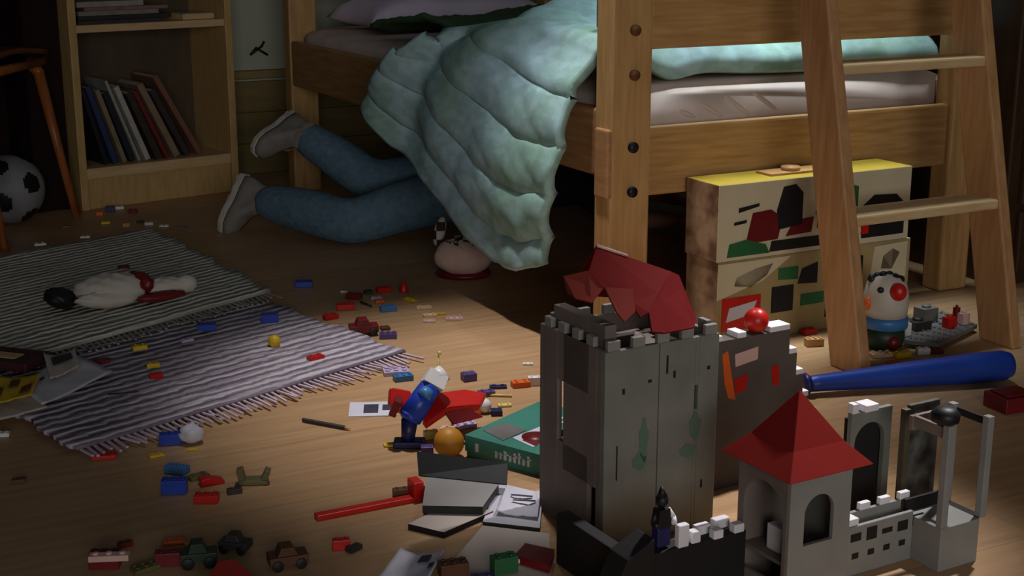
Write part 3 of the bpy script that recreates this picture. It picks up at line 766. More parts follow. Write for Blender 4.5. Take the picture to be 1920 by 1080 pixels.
# ------------------------------------------------------------------ soft toy on the grey rug
st0 = floor_at(222, 575, 0.024)
M_cloth = mat('white_felt', (202, 194, 184), 0.9, (180, 170, 160), 14, 0.6)
stoy = empty('soft_toy', 'crumpled white cloth toy with red band and dark tip on the grey rug', 'soft toy', (st0.x, st0.y, 0.031), R(20))
def lump(name, c, s, rot, m, amp=0.08, fr=3):
    o = MB(); o.sph((0, 0, 0), 1.0, seg=28)
    for v in o.bm.verts: v.co += v.co.normalized() * amp * wob(v.co.x * fr + c[0] * 30, v.co.y * fr + v.co.z * fr)
    bmesh.ops.transform(o.bm, matrix=Matrix.Translation(c) @ Euler(rot).to_matrix().to_4x4() @ Matrix.Diagonal((*s, 1)), verts=o.bm.verts)
    return o.build(name, m, stoy)
lump('body', (-0.012, 0.0, 0.036), (0.080, 0.048, 0.032), (0, 0, 0.1), M_cloth, 0.16, 3.2)
lump('arm', (-0.025, -0.036, 0.020), (0.068, 0.022, 0.018), (0, 0.1, 0.25), M_cloth, 0.14)
lump('leg', (0.100, 0.018, 0.024), (0.054, 0.026, 0.022), (0, 0, 0.35), M_cloth, 0.14)
lump('foot', (-0.118, -0.004, 0.024), (0.036, 0.034, 0.022), (0, 0.3, 0.3), M_blackish, 0.12)
lump('red_band', (0.048, 0.006, 0.042), (0.020, 0.044, 0.024), (0, 0, 0.55), TOY['darkred'], 0.10)
lump('red_hem', (0.090, -0.022, 0.014), (0.055, 0.018, 0.011), (0, 0, 0.25), TOY['darkred'], 0.10)
lump('head', (0.150, 0.024, 0.026), (0.026, 0.022, 0.020), (0, 0, 0.4), M_cloth, 0.10)

# ------------------------------------------------------------------ toy boxes under the bed foot
def picture_box(lab, u0, u1, v0, v1, z0, z1, mats, marks, group, top_mi=1):
    b = empty('toy_box', lab, 'box', bed_pt((u0 + u1) / 2, (v0 + v1) / 2, z0), BA, group)
    W, D, Hh = u1 - u0, v1 - v0, z1 - z0
    o = MB(); o.bx(-W / 2, W / 2, -D / 2, D / 2, 0, Hh)
    for f in o.bm.faces:
        if f.normal.z > 0.9: f.material_index = top_mi
        if f.normal.x < -0.9: f.material_index = 2
    o.build('carton', mats, b, bevel=0.0015)
    for nm, m, shapes in marks:
        for sh_ in shapes:
            o = MB()
            if sh_[0] == 'e':
                _, x, z, rx, rz, a = sh_
                pts = [(x + math.cos(t) * rx * math.cos(a) - math.sin(t) * rz * math.sin(a), z + math.cos(t) * rx * math.sin(a) + math.sin(t) * rz * math.cos(a)) for t in [2 * math.pi * k / 16 for k in range(16)]]
            else: pts = sh_[1]
            o.prism([(p[0] * W - W / 2, p[1] * Hh) if sh_[0] == 'p' else (p[0], p[1]) for p in pts], -D / 2 - 0.0010 - 0.0002 * len(nm) / 4, -D / 2 + 0.0005)
            o.build(nm, m, b)
    return b, W, D, Hh
M_card = mat('white_card', (206, 194, 164), 0.55, (190, 176, 144), 10, 0.6)
M_cardy = mat('yellow_card', (182, 154, 38), 0.6, (162, 134, 26), 10, 0.6)
M_cards = mat('brown_printed_card', (110, 78, 58), 0.6, (170, 140, 110), 18, 0.25)
M_cardm = mat('olive_printed_card', (140, 120, 78), 0.6, (170, 150, 104), 9, 0.5)
def P(*pts): return ('p', list(pts))
BXV0, BXV1 = -0.115, -0.004
b1 = picture_box('toy box with pictures of figures and yellow lid, upper one under the bed foot', 0.135, 0.64, BXV0, BXV1, 0.1745, 0.332, [M_card, M_cardy, M_cards],
    [('red_print', TOY['darkred'], [P((0.14, 0.20), (0.30, 0.22), (0.32, 0.50), (0.26, 0.62), (0.17, 0.60)), P((0.34, 0.24), (0.47, 0.26), (0.48, 0.46), (0.38, 0.44)), P((0.50, 0.30), (0.62, 0.30), (0.62, 0.5), (0.5, 0.5))]),
     ('green_print', TOY['green'], [P((0.05, 0.05), (0.26, 0.05), (0.24, 0.17), (0.14, 0.26), (0.06, 0.22)), P((0.66, 0.2), (0.71, 0.2), (0.71, 0.8), (0.66, 0.85))]),
     ('dark_print', M_blackish, [P((0.30, 0.34), (0.42, 0.38), (0.42, 0.80), (0.38, 0.92), (0.32, 0.90), (0.29, 0.60)), P((0.49, 0.48), (0.60, 0.48), (0.60, 0.74), (0.55, 0.82), (0.50, 0.76)), P((0.26, 0.06), (0.65, 0.06), (0.64, 0.20), (0.27, 0.20)), P((0.10, 0.62), (0.20, 0.68), (0.20, 0.72), (0.1, 0.68)), P((0.08, 0.46), (0.14, 0.48), (0.14, 0.52), (0.08, 0.5)), P((0.74, 0.08), (0.97, 0.08), (0.97, 0.50), (0.92, 0.64), (0.80, 0.66), (0.73, 0.50))]),
     ('pink_figure_print', TOY['red'], [P((0.735, 0.14), (0.775, 0.14), (0.775, 0.45), (0.745, 0.5))])], 'stacked toy boxes', 1)
b2 = picture_box('toy box with red square emblem and leaf pictures, lower one under the bed foot', 0.140, 0.65, BXV0, BXV1, 0.0, 0.1735, [M_cardm, M_card, M_cards],
    [('pale_print', M_card, [P((0.0, 0.55), (0.22, 0.72), (0.36, 0.98), (0.0, 0.98)), P((0.78, 0.50), (0.98, 0.52), (0.98, 0.97), (0.80, 0.95))]),
     ('leaf_print', TOY['brown'], [P((0.08, 0.70), (0.16, 0.66), (0.24, 0.78), (0.27, 0.92), (0.18, 0.88), (0.09, 0.80)), P((0.84, 0.66), (0.90, 0.64), (0.94, 0.84), (0.90, 0.9), (0.85, 0.82))]),
     ('green_print', TOY['green'], [P((0.42, 0.34), (0.54, 0.34), (0.54, 0.48), (0.42, 0.48)), P((0.30, 0.70), (0.40, 0.68), (0.40, 0.84), (0.30, 0.84))]),
     ('dark_print', M_blackish, [P((0.55, 0.15), (0.74, 0.15), (0.74, 0.86), (0.60, 0.9), (0.56, 0.7)), P((0.27, 0.30), (0.38, 0.30), (0.38, 0.62), (0.27, 0.62)), P((0.40, 0.62), (0.50, 0.60), (0.5, 0.86), (0.42, 0.80))]),
     ('red_emblem', TOY['red'], [P((0.025, 0.16), (0.215, 0.16), (0.215, 0.56), (0.025, 0.56))]),
     ('white_emblem_lettering', M_paper, [P((0.045, 0.27), (0.170, 0.33), (0.195, 0.49), (0.06, 0.44))])], 'stacked toy boxes', 1)
o = MB(); o.box((0.14, 0.05, 0.004), (0, 0, 0.002)); o.cyl((0, 0, 0.004), (0, 0, 0.012), 0.02, seg=14)
tag(o.build('toy_tray', TOY['tan'], None, bed_pt(0.36, -0.055, 0.3325), (0, 0, BA)), 'shallow tan tray on top of the upper toy box', 'toy')

# roly-poly figure
cp = floor_at(1655, 652)
cl = empty('roly_poly_toy', 'white domed roly-poly toy with red nose and blue collar under the ladder', 'toy', (cp.x, cp.y, 0), R(-14))
MW = mat('worn_white_plastic', (206, 196, 182), 0.5, (184, 172, 158), 14, 0.6)
o = MB(); o.lathe([(0.024, 0.0), (0.038, 0.008), (0.042, 0.025), (0.040, 0.045)], 28); o.build('base', TOY['darkgreen'], cl)
o = MB(); o.lathe([(0.040, 0.045), (0.046, 0.047), (0.047, 0.062), (0.044, 0.070)], 28); o.build('collar', TOY['lightblue'], cl)
o = MB(); o.lathe([(0.043, 0.070), (0.045, 0.09), (0.044, 0.115), (0.039, 0.136), (0.029, 0.150), (0.015, 0.158), (0.002, 0.160)], 28); o.build('head', MW, cl)
o = MB(); o.sph((0.022, -0.040, 0.128), 0.0165, (1, 0.8, 1.1), seg=18); o.build('nose', TOY['red'], cl)
o = MB(); o.sph((-0.012, -0.040, 0.130), 0.0065, (1, 0.6, 1), seg=12); o.build('eye', M_blackish, cl)
o = MB(); o.sph((-0.034, -0.026, 0.098), 0.012, (0.8, 0.8, 1.2), seg=12); o.build('cheek', TOY['orange'], cl)
o = MB(); o.sph((0.018, -0.032, 0.022), 0.014, seg=12); o.build('button', TOY['darkred'], cl)
o = MB()
for k in range(6): o.sph((-0.03 + k * 0.011, -0.012 + 0.004 * (k % 2), 0.156 - abs(k - 2.5) * 0.004), 0.009, seg=10)
o.build('cap', M_blackish, cl)

# plate with small pieces right of it
pp = [floor_at(*q, 0.012) for q in ((1685, 640), (1760, 648), (1832, 612), (1765, 585))]
pc = sum(pp, Vector()) / 4
bt = empty('toy_board', 'grey building plate with small red and white pieces under the ladder', 'toy', (pc.x, pc.y, 0))
o = MB(); o.sheet([(p.x - pc.x, p.y - pc.y, 0.012) for p in pp], 0.008)
rl = random.Random(5)
for i in range(7):
    for k in range(7):
        q = (pp[0] * (1 - (i + .5) / 7) + pp[1] * ((i + .5) / 7)) * (1 - (k + .5) / 7) + (pp[3] * (1 - (i + .5) / 7) + pp[2] * ((i + .5) / 7)) * ((k + .5) / 7) - pc
        o.cyl((q.x, q.y, 0.015), (q.x, q.y, 0.019), 0.0035, seg=8)
o.build('plate', TOY['grey'], bt)
for (x, y, s, h, c, nm) in ((1780, 610, 0.024, 0.022, 'red', 'red_piece'), (1806, 604, 0.020, 0.024, 'pinkish', 'pink_piece'), (1792, 602, 0.012, 0.034, 'darkred', 'mast_piece'), (1720, 612, 0.045, 0.018, 'darkgrey', 'dark_piece'), (1735, 598, 0.04, 0.03, 'grey', 'grey_piece'), (1700, 625, 0.014, 0.026, 'white', 'white_piece')):
    q = floor_at(x, y, 0.02) - pc
    o = MB(); o.box((s, s * 0.8, h), (q.x, q.y, 0.016 + h / 2), (0, 0, 0.5)); o.cyl((q.x, q.y, 0.016 + h), (q.x, q.y, 0.021 + h), s * 0.25, seg=10)
    o.build(nm, TOY[c], bt)

# ------------------------------------------------------------------ loose toy pieces
NB = [0]
def brick(px, py, color, size, lab, rot=0.0, shape='brick', h=0.5, tilt=0.0, z=0.0, cat='toy brick', group='loose toy bricks', ratio=0.55):
    """size = length in metres"""
    p = floor_at(px, py, z)
    L = size; W_ = size * ratio; Hh = size * h * 0.62
    o = MB(); NB[0] += 1
    if shape in ('brick', 'plate'):
        if shape == 'plate': Hh = size * 0.16
        o.box((L, W_, Hh), (0, 0, Hh / 2))
        n = 3 if L > 0.034 else 2; m_ = 2 if ratio > 0.4 else 1
        for i in range(n):
            for k in range(m_):
                x = (i + 0.5) / n * L - L / 2; y = (k + 0.5) / m_ * W_ - W_ / 2
                o.cyl((x, y, Hh), (x, y, Hh + size * 0.06), min(L / n, W_ / m_) * 0.30, seg=10)
    elif shape == 'wedge':
        o.prism([(-L / 2, 0), (L / 2, 0), (L / 2, Hh * 0.35), (-L * 0.1, Hh), (-L / 2, Hh)], -W_ / 2, W_ / 2)
        for k in (-1, 1): o.cyl((-L * 0.3, k * W_ * 0.24, Hh), (-L * 0.3, k * W_ * 0.24, Hh + size * 0.06), W_ * 0.15, seg=10)
    elif shape == 'tile':
        Hh = 0.0015
        o.box((L, W_, Hh), (0, 0, Hh / 2))
    elif shape == 'ball': o.sph((0, 0, L / 2), L / 2, seg=18)
    elif shape == 'rod': o.cyl((-L / 2, 0, L * 0.06), (L / 2, 0, L * 0.06), L * 0.06, L * 0.05, seg=10); o.sph((L / 2, 0, L * 0.06), L * 0.065, seg=10)
    elif shape == 'cone': o.lathe([(L * 0.42, 0), (L * 0.42, L * 0.12), (L * 0.3, L * 0.5), (L * 0.1, L * 0.9)], 16)
    elif shape == 'frog':
        o.box((L, W_, Hh * 0.5), (0, 0, Hh * 0.25)); o.box((L * 0.22, W_ * 0.8, Hh * 1.7), (-L * 0.42, 0, Hh * 0.9), (0, -0.2, 0)); o.box((L * 0.2, W_ * 0.8, Hh * 1.5), (L * 0.42, 0, Hh * 0.85), (0, 0.45, 0))
    elif shape == 'car':
        o.box((L, W_, Hh * 0.5), (0, 0, Hh * 0.55)); o.prism([(-L * 0.3, Hh * 0.8), (L * 0.25, Hh * 0.8), (L * 0.12, Hh * 1.3), (-L * 0.2, Hh * 1.3)], -W_ * 0.42, W_ * 0.42)
        for x in (-0.3, 0.3):
            for y in (-0.5, 0.5): o.cyl((x * L, y * W_ - 0.002, Hh * 0.32), (x * L, y * W_ + 0.002, Hh * 0.32), Hh * 0.32, seg=12, mi=1)
    nm = {'brick': 'toy_brick', 'plate': 'toy_plate', 'wedge': 'roof_brick', 'tile': 'card', 'ball': 'toy_ball', 'rod': 'toy_rod', 'cone': 'toy_cone', 'frog': 'toy_bracket', 'car': 'toy_car'}[shape]
    ob = o.build(nm, [TOY[color], M_blackish], None, (p.x, p.y, z + 0.0004), (tilt, 0, rot), bevel=0.0 if shape in ('ball', 'rod', 'tile', 'cone') else 0.0008)
    return tag(ob, lab, cat, group)
Z1, Z2 = 0.012, 0.025   # tops of the pale and the grey rug
B = brick
# in front of the bed
B(570, 537, 'blue', 0.040, 'blue toy brick alone on the bare floor beyond the rugs', 0.1)
B(648, 580, 'red', 0.040, 'front red toy brick of the stacked-looking pair before the bed', 0.15)
B(664, 560, 'darkred', 0.036, 'dark red toy brick just behind the red one before the bed', -0.2)
B(645, 548, 'white', 0.016, 'tiny white piece left of the dark red brick', 0, 'plate')
B(691, 550, 'darkgreen', 0.020, 'small dark green brick beyond the grey rod', 0.4, ratio=.9)
B(686, 572, 'darkgrey', 0.042, 'dark grey rod lying aslant between red bricks', -0.9, 'rod')
B(705, 560, 'lilac', 0.026, 'small pale lilac piece beside the grey rod', 0.3, 'plate')
B(719, 547, 'red', 0.034, 'rusty red toy brick left of the red pointed piece', 0.5)
B(712, 568, 'orange', 0.020, 'small orange brick in front of the rusty red one', 0.2, ratio=.9)
B(728, 583, 'lightblue', 0.036, 'light blue flat brick right of the grey rod', 0.35)
B(757, 547, 'red', 0.028, 'bright red pointed piece standing before the plush toy', 0, 'cone')
B(769, 565, 'yellow', 0.034, 'yellow slanted plate just below the red pointed piece', -0.8, 'plate', ratio=.4)
B(795, 579, 'cream', 0.034, 'cream flat plate nearest the plush toy in the pale row', 0.1, 'plate')
B(806, 593, 'cream', 0.030, 'cream flat plate in the middle of the pale row', 0.2, 'plate')
B(826, 590, 'yellow', 0.022, 'small yellow plate beside the middle cream plate', 0.1, 'plate', ratio=.4)
B(805, 604, 'pinkish', 0.026, 'dull pink plate just before the cream plates', 0.0, 'plate')
B(852, 600, 'pinkish', 0.036, 'pinkish white plate at the right end of the pale row', 0.05, 'plate')
B(620, 598, 'red', 0.032, 'red toy brick right at the upper edge of the pale rug', 0.6)
B(627, 628, 'darkblue', 0.026, 'dark blue brick left of the red toy car', -0.3)
B(643, 630, 'white', 0.022, 'small white brick left of the red toy car', 0.2)
B(682, 628, 'darkred', 0.060, 'dark red toy car at the edge of the pale rug', 0.25, 'car', h=.75, cat='toy car', group=None)
B(664, 645, 'orange', 0.046, 'orange-red roof brick in front of the red toy car', 0.15, 'wedge', h=.4)
B(728, 634, 'purple', 0.036, 'dark purple brick right of the red toy car', 0.1)
B(722, 618, 'brown', 0.020, 'small brown brick behind the dark purple one', 0.3, ratio=.9)
# on the pale rug
B(592, 676, 'red', 0.032, 'red toy brick alone on the pale rug', 0.7, z=Z1)
B(515, 652, 'yellow', 0.026, 'round yellow piece on the pale rug', 0, 'ball', z=Z1, cat='toy')
B(506, 604, 'blue', 0.036, 'blue brick at the corner of the grey rug', 0.2, h=.8, z=Z2 * .6)
B(388, 618, 'blue', 0.038, 'blue toy brick in the middle of the rugs', 0.2, z=Z2)
B(262, 655, 'yellow', 0.028, 'yellow brick at the edge between the two rugs', 0.5, z=Z2)
B(288, 692, 'yellow', 0.024, 'yellow brick touching the red one on the pale rug', 0.3, h=.8, z=Z1)
B(293, 712, 'red', 0.024, 'red brick just before the yellow one on the pale rug', 0.5, h=.8, z=Z1)
B(190, 684, 'darkred', 0.034, 'dark red brick at the corner of the white papers', 0.2, z=Z1)
B(230, 742, 'darkgrey', 0.050, 'dark grey rod on the pale rug near the papers', 0.3, 'rod', z=Z1)
B(350, 640, 'lilac', 0.026, 'faint pale plate on the rug fold', 0.7, 'plate', z=Z2)
B(340, 662, 'white', 0.020, 'small whitish plate on the pale rug below the fold', 0.2, 'plate', z=Z1)
B(232, 505, 'darkred', 0.028, 'dark red brick behind the cloth toy on the grey rug', 0.3, z=Z2)
B(742, 700, 'lilac', 0.048, 'lilac plate at the fringe of the pale rug', 0.2, 'plate', ratio=.7)
B(756, 713, 'lightblue', 0.036, 'steel blue plate at the red nose of the spaceship', 0.35)
# round the spaceship
B(879, 713, 'purple', 0.026, 'purple brick standing alone above the red wing', 0.4, h=.9, ratio=.8)
B(990, 684, 'white', 0.020, 'tiny white plate close to the castle tower', 0, 'plate')
B(976, 725, 'orange', 0.034, 'orange brick beside the castle tower', 0.3)
B(1003, 722, 'white', 0.026, 'white block against the castle tower', 0.1, h=1.0)
B(912, 742, 'purple', 0.030, 'purple brick at the right wing tip of the spaceship', 0.3)
B(934, 728, 'darkblue', 0.032, 'dark blue flat piece beyond the yellow stick', 0.1, 'plate', ratio=.4)
B(936, 744, 'paleyellow', 0.042, 'short pale yellow stick beside the right wing tip', -0.1, 'rod', h=.3)
B(946, 762, 'paleyellow', 0.024, 'pale yellow plate behind the green box', 0.2, 'plate')
B(891, 778, 'orange', 0.026, 'bright orange cone piece beside the white ball', 0.3, 'cone')
B(908, 774, 'white', 0.026, 'small white ball at the corner of the green box', 0, 'ball', cat='toy ball')
B(931, 778, 'darkblue', 0.020, 'small dark blue brick behind the green box', 0.1, h=.8, ratio=.8)
B(733, 836, 'yellow', 0.024, 'yellow plate left of the spaceship tail', 0.2, 'plate')
B(808, 822, 'paleyellow', 0.024, 'pale yellow brick beside the spaceship tail', 0.3, h=.9)
B(801, 850, 'purple', 0.020, 'small purple brick in front of the spaceship tail', 0.1, h=1.0, ratio=.8)
B(842, 857, 'mustard', 0.050, 'mustard yellow ball beside the green box', 0, 'ball', cat='ball', group=None)
B(870, 800, 'lilac', 0.040, 'lilac flat piece under the right wing of the spaceship', 0.4, 'plate')
B(845, 808, 'pinkish', 0.034, 'pale pink flat piece beside the lilac one under the wing', -0.3, 'plate')
# in front of the rug fringe
B(320, 832, 'blue', 0.036, 'blue brick beside the white lump at the fringe', 0.2, h=.8)
B(347, 814, 'darkblue', 0.030, 'dark blue brick tucked under the rug fringe', 0.4)
B(293, 856, 'yellow', 0.024, 'yellow plate between blue brick and rug corner', 0.5, 'plate')
B(196, 858, 'red', 0.038, 'red plate at the near corner of the pale rug', 0.2, 'plate')
B(332, 886, 'lightblue', 0.036, 'light blue brick right behind the front blue brick', -0.3)
B(328, 923, 'blue', 0.038, 'bright blue brick nearest the camera on the left floor', 0.1, h=.9)
B(372, 896, 'olive', 0.032, 'olive plate between the blue and the red bricks', 0.7, 'plate')
B(397, 906, 'red', 0.036, 'red roof brick behind the flat red brick', 0.5, 'wedge')
B(388, 940, 'red', 0.036, 'flat red brick in front of the red roof brick', 0.05)
B(476, 905, 'olive', 0.044, 'olive bracket piece with two prongs standing on the floor', 0.1, 'frog', cat='toy')
B(440, 924, 'darkgrey', 0.022, 'dark grey brick before the pronged olive piece', 0.4)
B(36, 905, 'brown', 0.020, 'small brown brick alone at the left edge', 0.3)
B(6, 818, 'white', 0.022, 'small white brick at the left edge by the rug', 0.1)
B(362, 844, 'yellow', 0.018, 'tiny yellow plate in front of the white lump', 0.1, 'plate')
# front edge
B(205, 1050, 'pinkish', 0.052, 'long pinkish plate at the lower left', 0.1, 'plate', ratio=.28, z=0.022)
B(198, 1062, 'darkred', 0.040, 'dark red brick carrying the long pinkish plate', 0.1, h=.85)
B(235, 1024, 'darkred', 0.020, 'small dark red brick behind the long pinkish plate', 0.5)
B(316, 1058, 'darkred', 0.034, 'dark red brick beside the dark green car', 0.15, h=.9)
B(327, 1018, 'orange', 0.030, 'dull orange plate behind the dark red brick', 0.2, 'plate')
B(360, 1022, 'yellow', 0.020, 'small yellow plate behind the dark green car', 0.2, 'plate')
B(374, 1060, 'darkgreen', 0.048, 'dark green toy car at the lower edge', 0.2, 'car', h=.9, cat='toy car', group=None)
B(442, 1034, 'darkgrey', 0.042, 'dark grey toy car behind the red box corner', -0.2, 'car', h=.8, cat='toy car', group=None)
B(540, 1062, 'brown', 0.052, 'dark brown toy car at the lower edge right of the red box', 0.35, 'car', h=.75, cat='toy car', group=None)
B(640, 1028, 'red', 0.024, 'small red brick in front of the red ruler', 0.2, h=.9)
B(664, 1032, 'darkgrey', 0.022, 'dark grey brick beside the small red brick', 0.9)
B(272, 1068, 'olive', 0.036, 'olive plate at the lower edge between dark red bricks', 0.7, 'plate')
# along the bookcase
B(187, 404, 'orange', 0.020, 'orange brick at the foot of the bookcase side', 0.2, h=.9)
B(207, 396, 'darkblue', 0.028, 'dark blue brick before the bookcase plinth', 0.2, h=.8)
B(224, 392, 'white', 0.026, 'white brick before the bookcase plinth', 0.3)
B(249, 398, 'darkred', 0.028, 'dark red brick before the bookcase plinth', 0.1)
B(198, 420, 'yellow', 0.024, 'yellow brick on the floor before the bookcase', 0.3)
B(236, 426, 'tan', 0.020, 'tan brick between bookcase and grey rug', 0.4, h=.9)
B(263, 418, 'black', 0.020, 'black brick beside the white one before the bookcase', 0.2)
B(279, 422, 'white', 0.024, 'first white piece of the row towards the shoe', 0.3)
B(308, 425, 'white', 0.026, 'middle white plate of the row towards the shoe', 0.1, 'plate')
B(340, 428, 'grey', 0.026, 'last, greyest plate of the row towards the shoe', 0.0, 'plate')
B(125, 426, 'grey', 0.024, 'grey plate beside the chair leg', 0.2, 'plate')
B(160, 446, 'white', 0.026, 'whitish plate at the far edge of the grey rug', 0.2, 'plate', z=Z2)
B(75, 460, 'white', 0.030, 'whitish plate on the grey rug before the chair', 0.5, 'plate', z=Z2)
# right, behind the castle
B(1526, 648, 'tan', 0.036, 'tan block behind the castle left of the ladder foot', 0.2, h=.7)
B(1516, 626, 'red', 0.034, 'red brick before the lower toy box', 0.5)
B(1690, 670, 'yellow', 0.034, 'yellow brick behind the blue bat', 0.3)
B(1678, 682, 'orange', 0.030, 'orange plate just behind the blue bat', 0.2, 'plate')
B(1730, 664, 'white', 0.026, 'white brick behind the blue bat', 0.1, h=.8)
B(1754, 662, 'darkred', 0.028, 'dark red brick right of the white one behind the bat', 0.2)
B(1652, 668, 'cream', 0.046, 'off-white plate at the foot of the roly-poly toy', 0.2, 'plate')

# white crumpled lump
lp = floor_at(360, 830)
o = MB(); o.sph((0, 0, 0.016), 0.020, (1.1, 0.9, 0.8), seg=20)
for v in o.bm.verts:
    v.co.z = max(0.0005, v.co.z); v.co += v.co.normalized() * 0.005 * wob(v.co.x * 90, v.co.y * 90 + v.co.z * 70); v.co.z = max(0.0005, v.co.z)
tag(o.build('crumpled_paper', M_paper, None, (lp.x, lp.y, 0)), 'crumpled white paper ball at the rug fringe beside the blue brick', 'paper')

# pencil
a_, b_ = floor_at(568, 791), floor_at(648, 806)
o = MB(); d = b_ - a_
o.cyl((0, 0, 0.004), (d.x, d.y, 0.004), 0.0038, seg=6, smooth=False); o.cyl((d.x, d.y, 0.004), (d.x * 1.12, d.y * 1.12, 0.004), 0.0038, 0.0008, seg=8, mi=1)
tag(o.build('pencil', [TOY['darkgrey'], TOY['tan']], None, (a_.x, a_.y, 0)), 'dark pencil lying on the bare floor left of the spaceship', 'pencil')

# picture card left of the spaceship
p = floor_at(700, 768)
cd = empty('card', 'white card with dark pictures left of the spaceship', 'card', (p.x, p.y, 0.0003), R(4))
o = MB(); o.box((0.085, 0.075, 0.0015), (0, 0, 0.0008)); o.build('sheet', M_paper, cd)
o = MB(); o.box((0.026, 0.045, 0.0004), (-0.004, 0, 0.0017)); o.box((0.02, 0.03, 0.0004), (0.026, 0.005, 0.0017)); o.build('print', M_ink, cd)

# papers and comic at the left edge
def paper(name, lab, pts, z, m, cat, marks=(), mm=None, curl=0.006):
    P3 = [floor_at(x, y, z) for x, y in pts]; c = sum(P3, Vector()) / len(P3)
    root = empty(name, lab, cat, (c.x, c.y, z))
    q = [p_ - c for p_ in P3]
    def fn(a, b):
        r = (q[0] * (1 - a) + q[1] * a) * (1 - b) + (q[3] * (1 - a) + q[2] * a) * b
        return Vector((r.x, r.y, 0.0015 + curl * (abs(a - 0.5) * 2) ** 3 * (0.4 + b) + 0.0015 * (1 + wob(a * 3, b * 3))))
    grid_mesh('sheet', 14, 14, fn, m, root, thick=0.0012, offset=0)
    if marks:
        o = MB()
        for (a0, a1, b0, b1) in marks:
            cs = []
            for a, b in ((a0, b0), (a1, b0), (a1, b1), (a0, b1)):
                t = fn(a, b); t.z += 0.0035; cs.append(t)
            o.sheet(cs, 0.0006)
        o.build('print', mm or M_ink, root)
    return root
paper('paper', 'white drawing paper on the rug at the left edge', [(80, 765), (212, 700), (120, 668), (30, 728)], Z2 + 0.001, M_paper, 'paper', [(0.45, 0.58, 0.55, 0.66), (0.3, 0.38, 0.7, 0.76)])
paper('paper', 'grey-white sheet with dark picture behind the drawing paper', [(95, 716), (150, 690), (140, 662), (82, 672)], Z2 + 0.010, M_paper2, 'paper', [(0.2, 0.85, 0.45, 0.8)])
paper('comic', 'yellow comic sheet with brown pictures at the left edge', [(-30, 765), (60, 745), (78, 708), (-10, 712)], Z2 + 0.010, TOY['yellow'], 'comic', [(0.1, 0.3, 0.2, 0.5), (0.4, 0.6, 0.5, 0.8), (0.7, 0.92, 0.15, 0.45)], TOY['brown'])
paper('paper', 'cream sheet under the yellow comic at the left edge', [(-20, 795), (90, 768), (60, 735), (-40, 745)], Z1 + 0.003, M_paper2, 'paper')
p = floor_at(20, 682, Z2)
bk = empty('book', 'dark maroon book with beige label at the left edge', 'book', (p.x, p.y, Z2), R(-18))
o = MB(); o.box((0.13, 0.085, 0.018), (0, 0, 0.009)); o.build('cover', mat('maroon_cover', (74, 34, 40), 0.6, (54, 24, 30), 14, 0.5), bk, bevel=0.002)
o = MB(); o.box((0.07, 0.03, 0.001), (-0.01, -0.005, 0.0185)); o.build('cover_label', M_tread, bk)

# ------------------------------------------------------------------ toy spaceship
sp0 = floor_at(768, 836)
ss = empty('toy_spaceship', 'toy spaceship with blue slanted body, red wings and white nose', 'toy spaceship', (sp0.x, sp0.y, 0), 0)
def spp(px, py, yy):
    """a point of the upright plane through the toy, yy behind its tail"""
    u, v = (px - 960) / FPX, (540 - py) / FPX
    d = Vector((u, math.cos(PITCH) + v * math.sin(PITCH), -math.sin(PITCH) + v * math.cos(PITCH)))
    t = (sp0.y + yy) / d.y
    return Vector((0, 0, CH)) + d * t - Vector((sp0.x, sp0.y, 0))
t0, t1, t2, t3 = spp(768, 782, 0.0), spp(808, 726, 0.03), spp(820, 702, 0.045), spp(824, 662, 0.055)
o = MB(); o.cyl(t0, t1, 0.021, 0.019, seg=18); o.cyl(t0 + (t0 - t1) * 0.12, t0, 0.012, 0.021, seg=18); o.build('fuselage', TOY['blue'], ss)
o = MB(); mm_ = t0 * 0.35 + t1 * 0.65; o.cyl(mm_ + Vector((0, -0.012, 0.004)), t1 * 0.9 + t0 * 0.1 + Vector((0, -0.010, 0.004)), 0.013, 0.011, seg=14); o.build('canopy', TOY['lightblue'], ss)
o = MB(); o.cyl(t1, t2, 0.026, 0.024, seg=4, smooth=False); o.cyl(t1 * 0.5 + t2 * 0.5, t2 * 1.03 + Vector((0.010, 0, 0.0)), 0.017, 0.015, seg=12); o.build('nose', TOY['white'], ss)
o = MB(); o.cyl(t2, t3, 0.0032, 0.002, seg=8); o.sph(t3, 0.0035, seg=8); o.build('antenna', TOY['paleyellow'], ss)
o = MB(); o.cyl(Vector((-0.004, 0.0, 0.0)), t0 + Vector((0, 0, -0.005)), 0.010, 0.014, seg=12); o.build('tail', TOY['darkblue'], ss)
o = MB(); o.box((0.052, 0.030, 0.012), (0, -0.002, 0.006)); o.build('tail_base', TOY['darkblue'], ss, bevel=0.003)
lw = [spp(730, 728, 0.02), spp(768, 735, 0.03), spp(775, 770, 0.01), spp(752, 775, 0.0), spp(728, 758, 0.005)]
o = MB(); o.sheet(lw, 0.016); o.build('wing', TOY['red'], ss, bevel=0.003)
rw = [spp(792, 790, 0.010), spp(815, 742, 0.05), spp(870, 735, 0.09), spp(912, 742, 0.10), spp(900, 765, 0.055), spp(840, 772, 0.02), spp(800, 800, 0.0)]
o = MB(); o.sheet(rw, 0.014); o.build('wing', TOY['red'], ss, bevel=0.003)
o = MB(); o.box((0.012, 0.02, 0.03), spp(742, 762, 0.0), (0.2, 0.4, 0)); o.build('engine', TOY['darkred'], ss)
o = MB(); o.sheet([spp(835, 775, 0.01), spp(880, 768, 0.03), spp(905, 782, 0.03), spp(850, 796, 0.005)], 0.006); o.build('wing_flap', TOY['darkred'], ss)

